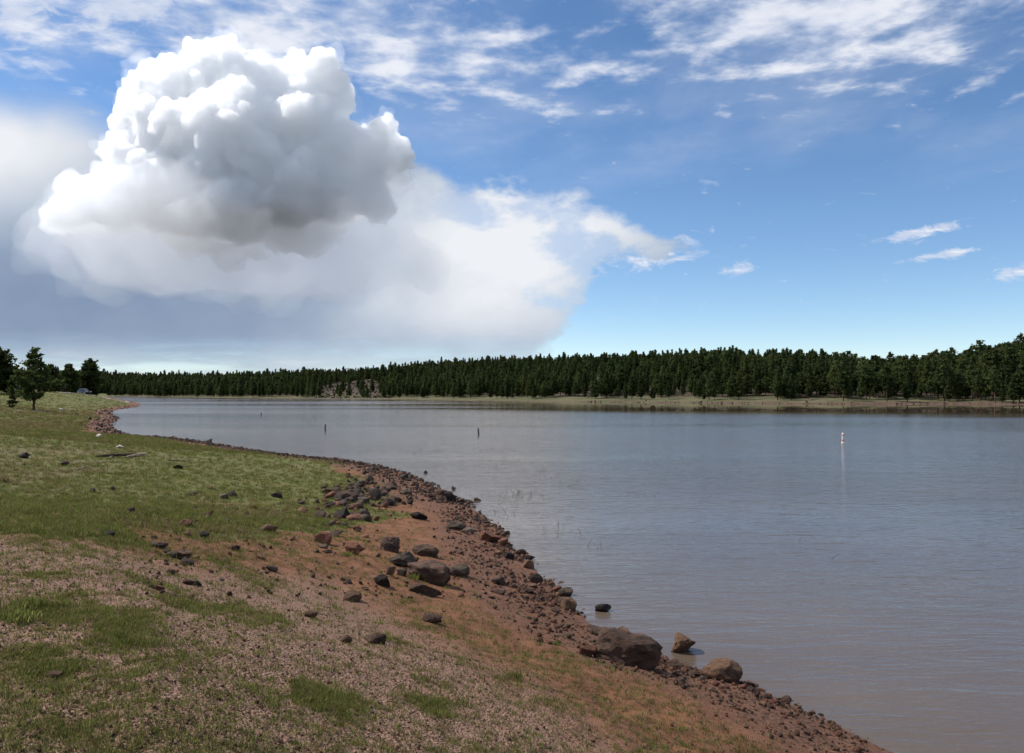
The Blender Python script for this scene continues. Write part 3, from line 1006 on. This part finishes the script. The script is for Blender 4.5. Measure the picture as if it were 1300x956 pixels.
for k, (px, pb, w, h, mt, lab, dep, yaw, tilt, soft) in enumerate(ROCKS):
    rock_at('rock', px, pb, w, h, mt, lab, 500 + k, dep, yaw, tilt, 4 if w > 18 else 3, 11, .17 if soft != 1 else .10, soft)

# ------------------------------------------------------------------ rubble along the waterline
RUB = []
for k in range(10):
    mt = ['basalt', 'red', 'lava', 'basalt', 'grey', 'red', 'tan', 'lava', 'basalt', 'red'][k]
    RUB.append(rock_mesh('rubble_stone', 700 + k, 2, 9, .12, M[mt]))


def rubble_points(n=17000):
    d = 1 / rng.uniform(1 / 230, 1 / 6.5, n)
    d = np.where(rng.random(n) < .45, rng.uniform(30, 200, n), d)
    # walk along the shoreline: nearest shore column for that depth
    seg = NEARL[(NEARL[:, 1] > 3) & (NEARL[:, 1] < 260)]
    i = rng.integers(0, len(seg) - 1, n)
    t = rng.random(n)
    p = seg[i] + (seg[i + 1] - seg[i]) * t[:, None]
    r = np.hypot(p[:, 0], p[:, 1])
    p = p + rng.normal(size=(n, 2)) * np.interp(r, [8, 20, 40, 80, 170], [.55, .7, 1.1, 1.7, 2.6])[:, None]
    z, s, w = terrain(p[:, 0], p[:, 1])
    r = np.hypot(p[:, 0], p[:, 1])
    wid = np.interp(r, [8, 16, 30, 60, 170], [1.3, 1.7, 2.4, 4.0, 6.0])
    gap = fbm(p[:, 0] * .8, p[:, 1] * .8, 3, 181)
    keep = (s > -.35) & (s < wid) & (w < .5) & (p[:, 1] > 4) & (rng.random(n) < np.where(r < 30, sm(gap, -.24, .06), 1))
    size = rng.gamma(1.1, .030, n) + .02
    size = np.clip(size, .02, .36) * np.interp(r, [8, 25, 50, 100, 200], [.70, 1.1, 1.5, 1.9, 2.3])
    return p[keep], z[keep], size[keep], r[keep]


rp, rz, rsize, rr = rubble_points()
heap = []
for k in range(330):                                   # the rubble heap between grass and dirt
    a = rng.normal(size=2)
    g = (452 + a[0] * 26, 634 + a[1] * 13 + a[0] * -3)
    heap.append(g)
hg = [ground(*g) for g in heap]
hp = np.array([(v.x, v.y) for v in hg])
hz = np.array([v.z for v in hg])
hs = np.clip(rng.gamma(1.5, .07, len(hp)) + .05, .05, .45)
# stones strewn over the dirt slope
st = [(rng.uniform(180, 640), rng.uniform(640, 760)) for k in range(420)]
sg = [ground(*g) for g in st]
sp_, sz_, ss_ = np.array([(v.x, v.y) for v in sg]), np.array([v.z for v in sg]), np.clip(rng.gamma(1.3, .022, len(sg)) + .025, .02, .15)
zone = np.concatenate([np.zeros(len(rp)), np.ones(len(hp)), np.full(len(sp_), 2)]).astype(int)
RP, RZZ, RSZ = np.vstack([rp, hp, sp_]), np.concatenate([rz, hz, sz_]), np.concatenate([rsize, hs, ss_])
rk = rng.integers(0, 10, len(RP))
rk = np.where((RP[:, 1] > 26) & (rng.random(len(RP)) < .8), rng.choice([2, 7, 0, 7, 3, 0], len(RP)), rk)
rk = np.where((RP[:, 1] < 24) & (zone == 0) & np.isin(rk, (2, 7, 4)), rng.choice([0, 1, 3, 5, 6, 8, 9, 4], len(RP)), rk)
rrot = np.column_stack([rng.normal(0, .25, len(RP)), rng.normal(0, .25, len(RP)), rng.uniform(0, 6.28, len(RP))])
app = RSZ / RP[:, 1]
pxr = 650 + F * RP[:, 0] / RP[:, 1]
app = np.where((pxr > 5) & (pxr < 1290) & (RP[:, 1] > 9), app, 0)
q_ = np.where(zone > 0, zone + 1, (RP[:, 1] > 24).astype(int))
big = np.concatenate([np.nonzero(q_ == c)[0][np.argsort(-app[q_ == c])[:n]] for c, n in ((0, 110), (1, 80), (2, 50), (3, 40))])
oth = np.setdiff1d(np.arange(len(RP)), big)
TONE = ['dark brown', 'reddish', 'black', 'dark brown', 'grey', 'reddish', 'tan', 'black', 'brown', 'rust red']
PLACE = {1: 'in the rubble heap beside the grass', 2: 'strewn on the red dirt slope'}
for i in big:
    s_ = RSZ[i]
    px_i = pxr[i]
    if zone[i]:
        where = PLACE[zone[i]] + (', left part' if px_i < (440 if zone[i] == 1 else 400) else ', right part')
    else:
        where = ('at the near waterline beside the largest shore boulder' if px_i > 700 else 'on the gravel point of the waterline' if px_i > 640 else 'at the waterline near the tan faced boulder' if px_i > 590
                 else 'at the waterline right of the rubble heap' if px_i > 480 else 'in the distant waterline rubble' if px_i > 260 else 'in the rubble of the far left cove')
    lab = '%s %s stone %s' % ('big' if s_ * F / RP[i, 1] > 9 else 'small', TONE[rk[i]], where)
    o = link('stone', RUB[rk[i]], None, (RP[i, 0], RP[i, 1], RZZ[i] - .08 * s_), tuple(rrot[i]), (s_ * 1.15, s_, s_ * .72))
    tag(o, lab, 'stone', lab + ' (alike)')
scatter('shore_rubble', np.column_stack([RP, RZZ - .06 * RSZ])[oth], RSZ[oth] * .95, rrot[oth], rk[oth], [proto('rubble', m) for m in RUB],
        'loose rubble of small stones along the waterline', 'rubble')

# far shore stones at right
ax = rng.uniform(20, 260, 6000)
ay = rng.uniform(225, 330, 6000)
az, as_, aw = terrain(ax, ay)
kp = (as_ > .3) & (as_ < 7) & (aw > .5)
ax, ay, az = ax[kp], ay[kp], az[kp]
scatter('far_shore_stones', np.column_stack([ax, ay, az]), rng.gamma(1.5, .12, len(ax)) + .10, np.column_stack([0 * ax, 0 * ax, rng.uniform(0, 6, len(ax))]),
        rng.integers(0, 10, len(ax)), [proto('far_stone', m) for m in RUB], 'reddish stones along the far waterline', 'stones')

# ------------------------------------------------------------------ pebbles and grass
M['gravel_pink'] = mat_rock('pink_gravel', (.23, .140, .098), (.36, .235, .168), (.40, .31, .24), .4)
M['gravel_tan'] = mat_rock('tan_gravel', (.21, .150, .100), (.33, .235, .165), (.25, .2, .15), .3)
PEB = [rock_mesh('pebble', 800 + k, 1, 4, .1, M[['gravel_pink', 'red', 'gravel_tan', 'gravel_pink', 'tan', 'red'][k]]) for k in range(6)]
CHIP = [rock_mesh('chip', 810 + k, 1, 4, .1, M[['tan', 'red', 'grey', 'basalt', 'tan', 'red'][k]]) for k in range(6)]


def land_sample(n, dmin, dmax, power=1.0):
    u = rng.random(n)
    d = 1 / (1 / dmin + (1 / dmax - 1 / dmin) * u) if power == 1 else np.exp(np.log(dmin) + (np.log(dmax) - np.log(dmin)) * u)
    x = rng.uniform(-.80, .45, n) * d
    z, s, w = terrain(x, d)
    kp = (s > .15) & (w < .5)
    x, d, z, s, w = x[kp], d[kp], z[kp], s[kp], w[kp]
    return x, d, z, s, cover(x, d, s, w)


x, y, z, s, cov = land_sample(120000, 3.6, 26, 2)
prob = .10 + .50 * cov[:, 1] + .35 * cov[:, 2] + .42 * (1 - cov[:, 0])
kp = rng.random(len(x)) < prob
x, y, z = x[kp], y[kp], z[kp]
psz = np.clip(rng.gamma(.9, .0042, len(x)) + .003, .003, .04)
scatter('pebbles', np.column_stack([x, y, z]), psz, np.column_stack([rng.normal(0, .3, len(x)), rng.normal(0, .3, len(x)), rng.uniform(0, 6.28, len(x))]),
        rng.integers(0, 6, len(x)), [proto('pebble', m) for m in PEB], 'reddish gravel strewn over the foreground dirt', 'gravel')

# coarser chips in the shore strip
x, y, z, s, cov = land_sample(60000, 6, 45, 2)
kp = rng.random(len(x)) < .6 * cov[:, 2] * (.35 + .65 * sm(fbm(x * 1.5, y * 1.5, 3, 191), -.12, .12)) * sm(2.4 - s, 0, 1.2)
x, y, z = x[kp], y[kp], z[kp]
scatter('shore_chips', np.column_stack([x, y, z]), np.clip(rng.gamma(1.1, .016, len(x)) + .012, .01, .10) * np.interp(y, [6, 20, 45], [.8, 1.2, 2]),
        np.column_stack([rng.normal(0, .3, len(x)), rng.normal(0, .3, len(x)), rng.uniform(0, 6.28, len(x))]),
        rng.integers(0, 6, len(x)), [proto('chip', m) for m in CHIP], 'broken brown stone chips on the shore strip', 'gravel')


def grass_mesh(name, seed, n, h, spread, mat):
    rs = np.random.default_rng(seed)
    V, Fc = [], []
    for k in range(n):
        a = rs.uniform(0, 6.28)
        o = rs.normal(size=2) * spread
        hh = h * rs.uniform(.5, 1.2)
        lean = rs.uniform(.15, .9) * hh
        wd = hh * rs.uniform(.035, .07) + .0015
        dx, dy = math.cos(a), math.sin(a)
        i = len(V)
        V += [(o[0] - dy * wd, o[1] + dx * wd, 0), (o[0] + dy * wd, o[1] - dx * wd, 0),
              (o[0] + dx * lean * .35 + dy * wd * .7, o[1] + dy * lean * .35 - dx * wd * .7, hh * .6), (o[0] + dx * lean * .35 - dy * wd * .7, o[1] + dy * lean * .35 + dx * wd * .7, hh * .6),
              (o[0] + dx * lean, o[1] + dy * lean, hh)]
        Fc += [(i, i + 1, i + 2), (i, i + 2, i + 3), (i + 3, i + 2, i + 4)]
    return mesh_np(name, V, Fc, M[mat])


GR = [proto('grass_tuft', grass_mesh('grass_tuft', 900 + k, 16, .055 + .012 * (k % 3), .045, 'grass' if k < 5 else 'grass_dry')) for k in range(7)]
x, y, z, s, cov = land_sample(270000, 3.6, 60, 1)
clump = fbm(x * 1.6, y * 1.6, 3, 121)
prob = np.clip(cov[:, 0] * .9 * (1 - .75 * cov[:, 1]) + .05 + .42 * sm(clump + .5 * fbm(x * .4, y * .4, 3, 123), .08, .40) * cov[:, 1] + .12 * sm(clump, .1, .3) * (s > 2), 0, 1) * sm(s, .8, 2.5)
prob = np.where((cov[:, 0] < .3) & (cov[:, 1] < .3), prob * .55 + .10 * sm(s, 1.5, 3), prob)
kp = rng.random(len(x)) < prob
x, y, z, cov, clump = x[kp], y[kp], z[kp], cov[kp], clump[kp]
gsz = rng.uniform(.5, 1.15, len(x)) * np.interp(y, [4, 15, 60], [.62, 1.0, 2.0]) * np.where(cov[:, 0] > .5, 1, .75)
dryp = sm(fbm(x * .25, y * .25, 3, 131), .02, .2)
gk = np.where(rng.random(len(x)) < .08 + .35 * dryp, rng.integers(5, 7, len(x)), rng.integers(0, 5, len(x)))
scatter('meadow_grass', np.column_stack([x, y, z - .004]), gsz, np.column_stack([rng.normal(0, .12, len(x)), rng.normal(0, .12, len(x)), rng.uniform(0, 6.28, len(x))]),
        gk, GR, 'short patchy green and straw grass on the bank', 'grass')

x, y, z, s, cov = land_sample(90000, 48, 330, 1)
kp = (rng.random(len(x)) < cov[:, 0]) & (s > 2.5)
x, y, z = x[kp], y[kp], z[kp]
dryp = sm(fbm(x * .08, y * .05, 4, 131), -.02, .15)
gk = np.where(rng.random(len(x)) < .15 + .5 * dryp, rng.integers(5, 7, len(x)), rng.integers(0, 5, len(x)))
scatter('distant_meadow_grass', np.column_stack([x, y, z - .01]), rng.uniform(.6, 1.3, len(x)) * np.interp(y, [48, 120, 330], [2.0, 3.0, 5.0]),
        np.column_stack([0 * x, 0 * x, rng.uniform(0, 6.28, len(x))]), gk, GR, 'rough green and straw grass on the distant bank', 'grass')

# a few clear tufts of their own
TUFT = [grass_mesh('tuft', 940 + k, 130, .14, .09, 'grass') for k in range(3)]
TUFTD = [grass_mesh('tuft', 950 + k, 110, .17, .06, 'grass_dry') for k in range(2)]
for k, (px, py, sc, dry, lab) in enumerate([
        (30, 772, 1.6, 0, 'bright green clump in the gravel at the left edge, upper one'), (22, 788, 1.2, 0, 'bright green clump in the gravel at the left edge, lower one'),
        (160, 817, 1.0, 0, 'small green tuft in the middle of the foreground gravel'), (655, 862, 1.2, 0, 'bright green tuft at the bottom below the boulder cluster'),
        (706, 819, .9, 0, 'green tuft on the dirt left of the largest shore boulder'), (486, 812, 1.0, 0, 'dark green tuft beside the dark low foreground rock'),
        (322, 646, 1.1, 1, 'straw coloured tuft where the dirt meets the grass'), (268, 621, 1.2, 1, 'pale dry tuft in the grass above the touching stones'),
        (5, 612, 1.6, 1, 'rusty dry tuft at the left edge of the meadow'), (440, 706, .9, 0, 'green tuft at the foot of the rock with a hollow top'),
        (524, 735, .9, 0, 'green tuft in front of the boulder cluster')]):
    p = ground(px, py)
    me = (TUFTD if dry else TUFT)[k % 2]
    sc *= .5 * (1 + .5 * (p.y > 12))
    tag(link('grass_tuft', me, None, p, (0, 0, k), (sc, sc, sc * .8)), lab, 'grass tuft')

# ------------------------------------------------------------------ driftwood
def wood(name, a, b, ra, rb, label, mat='drift', bow=.0, seed=0, forks=0, cat='log'):
    rs = np.random.default_rng(seed)
    A, B = Vector(a), Vector(b)
    n = 9
    path = []
    for k in range(n):
        t = k / (n - 1)
        p = A.lerp(B, t)
        path.append((p.x - A.x + rs.normal() * ra * .25, p.y - A.y + rs.normal() * ra * .25, p.z - A.z + bow * math.sin(t * math.pi) + rs.normal() * ra * .15))
    parts = [tube(path, [ra + (rb - ra) * k / (n - 1) * rs.uniform(.85, 1.1) for k in range(n)], 9)]
    for f in range(forks):
        o = np.array(path[rs.integers(2, n - 2)])
        e = o + rs.normal(size=3) * np.array([.3, .2, .12]) * (B - A).length * .5 + np.array([0, 0, .05])
        parts.append(tube([o, (o + e) / 2 + rs.normal(size=3) * .02, e], [ra * .5, ra * .35, ra * .1], 6))
    V, Fc = merge(parts)
    o = link(name, mesh_np(name, V, Fc, M[mat], True), None, A)
    return tag(o, label, cat)


def on(px, py, up=0.0):
    return ground(px, py) + Vector((0, 0, up))


wood('driftwood_log', on(122, 581, .04), on(172, 579.5, .08), .05, .075, 'long dark driftwood log lying in the meadow', 'bark', .03, 1, 2)
wood('driftwood_branch', on(160, 582, .03), on(184, 579, .08), .05, .06, 'pale bleached branch crossing the end of the dark driftwood log', 'drift', .03, 2, 1)
wood('driftwood_branch', on(136, 583, .02), on(145, 580, .06), .03, .04, 'short brown branch leaning on the driftwood log', 'drift', 0, 3)
wood('plank', on(215, 585.5, .03), on(241, 586, .03), .035, .03, 'straight grey plank lying in the meadow right of the driftwood', 'drift', 0, 4)
wood('fallen_branch', on(60, 523, .05), on(40, 524, .10), .07, .04, 'pale fallen branch at the foot of the lone pine', 'drift', .1, 5, 2, 'branch')
wood('twig_pile', on(96, 597, .02), on(112, 593, .05), .02, .015, 'loose pinkish twigs in the grass below the driftwood', 'drift', .0, 6, 4, 'twigs')
wood('straw_stick', on(8, 574, .02), on(24, 575.5, .02), .012, .012, 'thin pale stick in the grass near the left edge', 'drift', .0, 7, 0, 'stick')

# ------------------------------------------------------------------ reeds in the shallows
rv = []
rs = np.random.default_rng(77)
cl = [(552, 560, 10), (560, 565, 8), (610, 573, 12), (620, 585, 12), (640, 588, 8), (590, 578, 10), (660, 630, 14), (672, 632, 10), (690, 600, 14), (712, 614, 14), (735, 616, 10), (630, 630, 8),
      (648, 622, 10), (535, 575, 14), (480, 566, 10), (830, 628, 5), (815, 590, 5), (700, 672, 6), (755, 690, 4), (640, 655, 6), (1010, 690, 3)]
parts = []
for px, py, n in cl:
    c = wp(px, py)
    for k in range(n):
        o = np.array([c[0], c[1], 0]) + np.array([rs.normal() * c[1] * .012, rs.normal() * c[1] * .03, -.1])
        hh = rs.uniform(.06, .22)
        e = o + np.array([rs.normal() * .12, rs.normal() * .12, hh + .1])
        parts.append(tube([o, (o + e) / 2 + rs.normal(size=3) * .012, e], [.008, .007, .003], 3))
V, Fc = merge(parts)
tag(link('water_reeds', mesh_np('water_reeds', V, Fc, M['reed'])), 'thin dark reed stems poking out of the shallows', 'reeds', kind='stuff')

# ------------------------------------------------------------------ buoys
M['buoy_white'] = mat_plain('buoy_white', (.78, .77, .74), .45, .4, .08)
M['buoy_orange'] = mat_plain('buoy_orange', (.70, .17, .035), .45, .4, .1)
M['buoy_dark'] = mat_plain('dark_grey_buoy', (.13, .11, .10), .7, .3, .3)  # one dark grey for tube, collar and bands of the non-white buoys


def lathe(name, prof, mat, seg=20):
    V, Fc = [], []
    for r, z in prof:
        for a in np.arange(seg) / seg * 2 * math.pi:
            V.append((r * math.cos(a), r * math.sin(a), z))
    for k in range(len(prof) - 1):
        for a in range(seg):
            b = (a + 1) % seg
            Fc.append((k * seg + a, k * seg + b, (k + 1) * seg + b, (k + 1) * seg + a))
    return mesh_np(name, V, Fc, mat, True)


def buoy(px, pb, hpx, white, label):
    x, y = wp(px, pb)
    h = hpx * y / F
    e = bpy.data.objects.new('buoy', None)
    COL.objects.link(e)
    e.location = (x, y, 0)
    e.rotation_euler = (rng.normal() * .03, rng.normal() * .04, 0)
    a, b = (M['buoy_white'], M['buoy_orange']) if white else (M['buoy_dark'], M['buoy_dark'])
    r = .085 if white else .08
    link('float_tube', lathe('float_tube', [(0, -.5), (r, -.5), (r, h * .93), (r * .8, h * .985), (0, h)], a), e)
    link('collar', lathe('collar', [(r, -.04), (r * 1.5, -.03), (r * 1.55, .02), (r * 1.3, .06), (r, .07)], M['buoy_dark'] if not white else a), e)
    for z0, z1 in ((.14, .30), (.72, .86)):
        link('orange_band' if white else 'band', lathe('band', [(r, h * z0), (r + .004, h * z0 + .002), (r + .004, h * z1 - .002), (r, h * z1)], b), e)
    return tag(e, label, 'buoy', 'marker buoys on the lake')


buoy(1070, 562, 12.5, True, 'white marker buoy with orange bands on the right of the lake')
buoy(607.5, 552.5, 9, False, 'dark marker buoy in the middle of the lake')
buoy(413, 546.5, 8, False, 'dark marker buoy left of the middle of the lake')
buoy(331.5, 527.5, 4, False, 'tiny most distant dark buoy at the left of the lake')

# ------------------------------------------------------------------ road on the bank and two parked cars
M['road'] = mat_plain('pale_gravel_road', (.46, .43, .40), .95, .1, .15, .5)
M['paint_dark'] = mat_plain('dark_car_paint', (.02, .021, .025), .25, .6, .1)
M['paint_blue'] = mat_plain('silver_blue_car_paint', (.24, .28, .36), .25, .6, .1)
M['glass'] = mat_plain('car_glass', (.015, .018, .02), .05, .7, .05)
M['tyre'] = mat_plain('tyre_rubber', (.02, .02, .02), .85, .2, .1)
M['rim'] = mat_plain('wheel_rim', (.45, .45, .46), .35, .5, .1, metallic=.8)
M['lamp_red'] = mat_plain('tail_lamp', (.35, .01, .01), .2, .5, .1)
M['lamp_white'] = mat_plain('head_lamp', (.8, .8, .78), .1, .6, .05)

road_line = smooth_line([(-300, 130), (-215, 165), (-165, 190), (-138, 212), (-131, 240), (-150, 300), (-230, 420)], 8)
RV, RF = [], []
for k, p in enumerate(road_line):
    d = road_line[min(k + 1, len(road_line) - 1)] - road_line[max(k - 1, 0)]
    d = d / np.linalg.norm(d)
    nrm = np.array([-d[1], d[0]])
    for q in (-1, -.33, .33, 1):
        RV.append(p + nrm * 5 * q)
RV = np.array(RV)
zz = terrain(RV[:, 0], RV[:, 1])[0]
RVV = np.column_stack([RV, zz + .10])
for k in range(len(road_line) - 1):
    for q in range(3):
        i = k * 4 + q
        RF.append((i, i + 1, i + 5, i + 4))
tag(link('road', mesh_np('road', RVV, RF, M['road'], True)), kind='structure')


def box(x0, x1, y0, y1, z0, z1):
    V = [(x, y, z) for x in (x0, x1) for y in (y0, y1) for z in (z0, z1)]
    return V, [(0, 1, 3, 2), (4, 6, 7, 5), (0, 4, 5, 1), (2, 3, 7, 6), (0, 2, 6, 4), (1, 5, 7, 3)]


def car(px, y, rz, paint, label):
    x = (px - 650) / F * y
    z = terrain(np.array([x]), np.array([float(y)]))[0][0]
    e = bpy.data.objects.new('parked_car', None)
    COL.objects.link(e)
    e.location, e.rotation_euler = (x, y, z + .04), (0, 0, rz)
    # side outline, front towards +x
    low = [(-2.2, .35), (-2.25, .62), (-2.18, .95), (-1.2, 1.0), (1.0, .98), (2.0, .86), (2.22, .66), (2.2, .35)]
    cab = [(-2.05, .96), (-1.75, 1.55), (-1.3, 1.68), (.15, 1.66), (1.05, .99)]

    def prism(pts, w0, w1, zs):
        V, n = [], len(pts)
        for sgn in (-1, 1):
            for (a, b) in pts:
                w = w0 + (w1 - w0) * max(0, min(1, (b - zs[0]) / (zs[1] - zs[0])))
                V.append((a, sgn * w, b))
        Fc = [tuple(range(n - 1, -1, -1)), tuple(range(n, 2 * n))] + [(k, (k + 1) % n, n + (k + 1) % n, n + k) for k in range(n)]
        return V, Fc

    def mk(nm, vf, mat, bev=0.0, par=e):
        me = bpy.data.meshes.new(nm)
        me.from_pydata(vf[0], [], vf[1])
        if bev:
            bm = bmesh.new()
            bm.from_mesh(me)
            bmesh.ops.bevel(bm, geom=bm.edges[:], offset=bev, segments=2, affect='EDGES', profile=.5)
            bm.to_mesh(me)
            bm.free()
        me.materials.append(M[mat])
        return link(nm, me, par)
    body = mk('body', prism(low, .88, .84, (.35, 1.0)), paint, .06)
    mk('roof', prism(cab, .82, .62, (.96, 1.68)), paint, .05)
    mk('windscreen', ([(1.03, -.70, 1.04), (1.03, .70, 1.04), (.24, .58, 1.61), (.24, -.58, 1.61)], [(0, 1, 2, 3)]), 'glass')
    mk('rear_window', ([(-2.05, -.68, 1.06), (-2.05, .68, 1.06), (-1.80, .60, 1.50), (-1.80, -.60, 1.50)], [(0, 3, 2, 1)]), 'glass')
    for sgn in (-1, 1):
        for (a0, a1, t0, t1) in ((-1.85, -.75, -1.62, -.75), (-.68, .80, -.68, .12)):
            w0, w1 = sgn * .815, sgn * .675
            f = [(a0, w0, 1.06), (a1, w0, 1.06), (t1, w1, 1.56), (t0, w1, 1.56)]
            mk('side_window', (f, [(0, 1, 2, 3) if sgn < 0 else (3, 2, 1, 0)]), 'glass')
        mk('headlight', box(2.14, 2.25, sgn * .72 - .16, sgn * .72 + .16, .64, .78), 'lamp_white')
        mk('tail_light', box(-2.27, -2.18, sgn * .74 - .1, sgn * .74 + .1, .74, .94), 'lamp_red')
        for ax_ in (-1.38, 1.38):
            wv = link('wheel', lathe('wheel', [(.0, -.11), (.30, -.11), (.34, -.07), (.34, .07), (.30, .11), (.0, .11)], M['tyre'], 18), e,
                      (ax_, sgn * .82, .34), (math.pi / 2, 0, 0))
            link('rim', lathe('rim', [(0, -.118), (.20, -.116), (.21, -.10), (.21, .10), (.20, .116), (0, .118)], M['rim'], 14), wv)
    mk('bumper', box(2.18, 2.28, -.78, .78, .38, .56), paint, .02)
    return tag(e, label, 'car', None)


car(107, 243, math.radians(-28), 'paint_dark', 'dark car parked on the bank below the two rounded pines')
car(32, 215, math.radians(10), 'paint_blue', 'silver blue car parked behind the open ragged pine')

# ------------------------------------------------------------------ clouds: real masses of vapour far behind the ridge
def cloud_mat(name, density, g, tint, col=(.25, .55, 1)):
    m, N = material(name)
    v = N.n('ShaderNodeVolumeScatter', {'Color': C(1, 1, 1), 'Density': density, 'Anisotropy': g})
    a = N.n('ShaderNodeVolumeAbsorption', {'Color': C(*col), 'Density': density * tint})
    N.n('ShaderNodeOutputMaterial', {'Volume': N.n('ShaderNodeAddShader', {0: v, 1: a})})
    return m


def cloud(name, puffs, D, voxel, density, g, label, levels, disp, seed, squash=1.0, tint=.012, parent=None):
    """puffs: column, row, half width, half height (photo pixels), depth offset; child puffs bud from the big ones"""
    rs = np.random.default_rng(seed)
    k = D / F
    lc, lr = [], []
    for (px, py, rx, ry, dz) in puffs:
        dep = D + dz * k
        lc.append(np.array(((px - 650) / F * dep, dep, EYE + (HZ - py) / F * dep)))
        lr.append(np.array((rx * k, rx * k * squash, ry * k)))
    allc, allr = list(lc), list(lr)
    for n, kk, cut, emb in levels:
        nc, nr = [], []
        for c, r in zip(lc, lr):
            for i in range(n):
                v = rs.normal(size=3)
                v /= np.linalg.norm(v)
                if v[2] < cut or v[1] > .5:
                    continue
                q = kk * rs.uniform(.5, 1.35)
                nc.append(c + v * r * emb)
                nr.append((r.mean() * .5 + r * .5) * q)
        allc += nc
        allr += nr
        lc, lr = nc, nr
    bv, bf = ico(2)
    Cc, Rr = np.array(allc), np.array(allr)
    V = (bv[None] * Rr[:, None] + Cc[:, None]).reshape(-1, 3)
    Fc = (bf[None] + (np.arange(len(Cc)) * len(bv))[:, None, None]).reshape(-1, 3)
    o = link(name, mesh_np(name, V, Fc))
    rm = o.modifiers.new('r', 'REMESH')
    rm.mode, rm.voxel_size = 'VOXEL', voxel
    for sc, amp, dep in disp:
        tx = bpy.data.textures.new(name, 'CLOUDS')
        tx.noise_scale, tx.noise_depth = sc, dep
        dm = o.modifiers.new('d', 'DISPLACE')
        dm.texture, dm.strength, dm.mid_level, dm.texture_coords = tx, amp, .5, 'GLOBAL'
    rm = o.modifiers.new('r2', 'REMESH')
    rm.mode, rm.voxel_size = 'VOXEL', voxel * .9
    me2 = bpy.data.meshes.new_from_object(o.evaluated_get(bpy.context.evaluated_depsgraph_get()))
    o.modifiers.clear()
    o.data = me2
    me2.materials.clear()
    me2.materials.append(cloud_mat(name, density, g, tint))
    print('CLOUD', name, len(allc), len(me2.polygons))
    if parent:
        o.parent = parent
        return o
    return tag(o, label, 'cloud')


CUM = [(300, 108, 44, 44, 0), (250, 112, 40, 42, 6), (210, 128, 36, 40, 16), (178, 128, 22, 26, 22), (345, 118, 38, 40, 16), (400, 106, 36, 34, -6), (415, 140, 30, 34, 0), (190, 165, 36, 36, 10),
       (235, 172, 52, 46, -10), (300, 175, 56, 52, -24), (365, 178, 54, 50, -10), (430, 186, 44, 36, 6), (478, 192, 36, 28, 22), (500, 204, 22, 18, 26), (170, 206, 34, 30, 4), (200, 226, 46, 34, -16),
       (150, 242, 30, 24, -4), (116, 258, 26, 19, 2), (84, 273, 22, 15, 8), (270, 228, 58, 44, -20), (340, 228, 56, 44, -30), (400, 222, 48, 40, -10), (452, 222, 34, 28, 12), (150, 268, 34, 18, -6), (215, 262, 48, 28, -14), (290, 266, 54, 30, -24), (362, 258, 48, 32, -14),
       (292, 134, 30, 26, -56), (255, 150, 24, 24, -46), (380, 150, 24, 22, -48)]
cumulus = cloud('cumulus_cloud', CUM, 6000, 8, .030, .52, 'towering white cauliflower cumulus cloud above the left shore', ((22, .42, -.6, .90), (12, .40, -.7, .92)), ((190, 80, 1), (50, 52, 4), (18, 20, 3)), 4, 1.0, .002)
cloud('fringe', [(a, b, c * 1.04, d * 1.04, e) for a, b, c, d, e in CUM], 6000, 14, .0022, .6, None, ((22, .42, -.6, .94), (8, .42, -.7, .98)), ((150, 130, 3), (60, 130, 5)), 4, 1.0, .002, cumulus)
SKIRT = [(150, 262, 50, 26, 0), (220, 268, 60, 34, 0), (300, 272, 70, 36, -10), (375, 262, 60, 38, 0), (440, 244, 44, 32, 0), (490, 226, 26, 18, 10), (100, 278, 36, 14, 0)]
cloud('skirt', SKIRT, 6140, 14, .0090, .55, None, ((20, .45, -1, .9), (8, .45, -1, .95)), ((220, 200, 3), (70, 110, 5)), 18, 1.2, .01, cumulus)
BASE = [(170, 296, 80, 34, 0), (280, 304, 100, 44, 0), (370, 298, 90, 44, 0), (440, 275, 60, 44, 0), (300, 322, 130, 48, 0), (200, 325, 110, 40, 0), (480, 260, 44, 34, 0), (400, 330, 100, 40, 0)]
cloud('base', BASE, 6250, 40, .0007, .6, None, ((14, .45, -1, .9), (6, .45, -1, .95)), ((400, 300, 3), (120, 130, 4)), 8, 1.6, .05, cumulus)
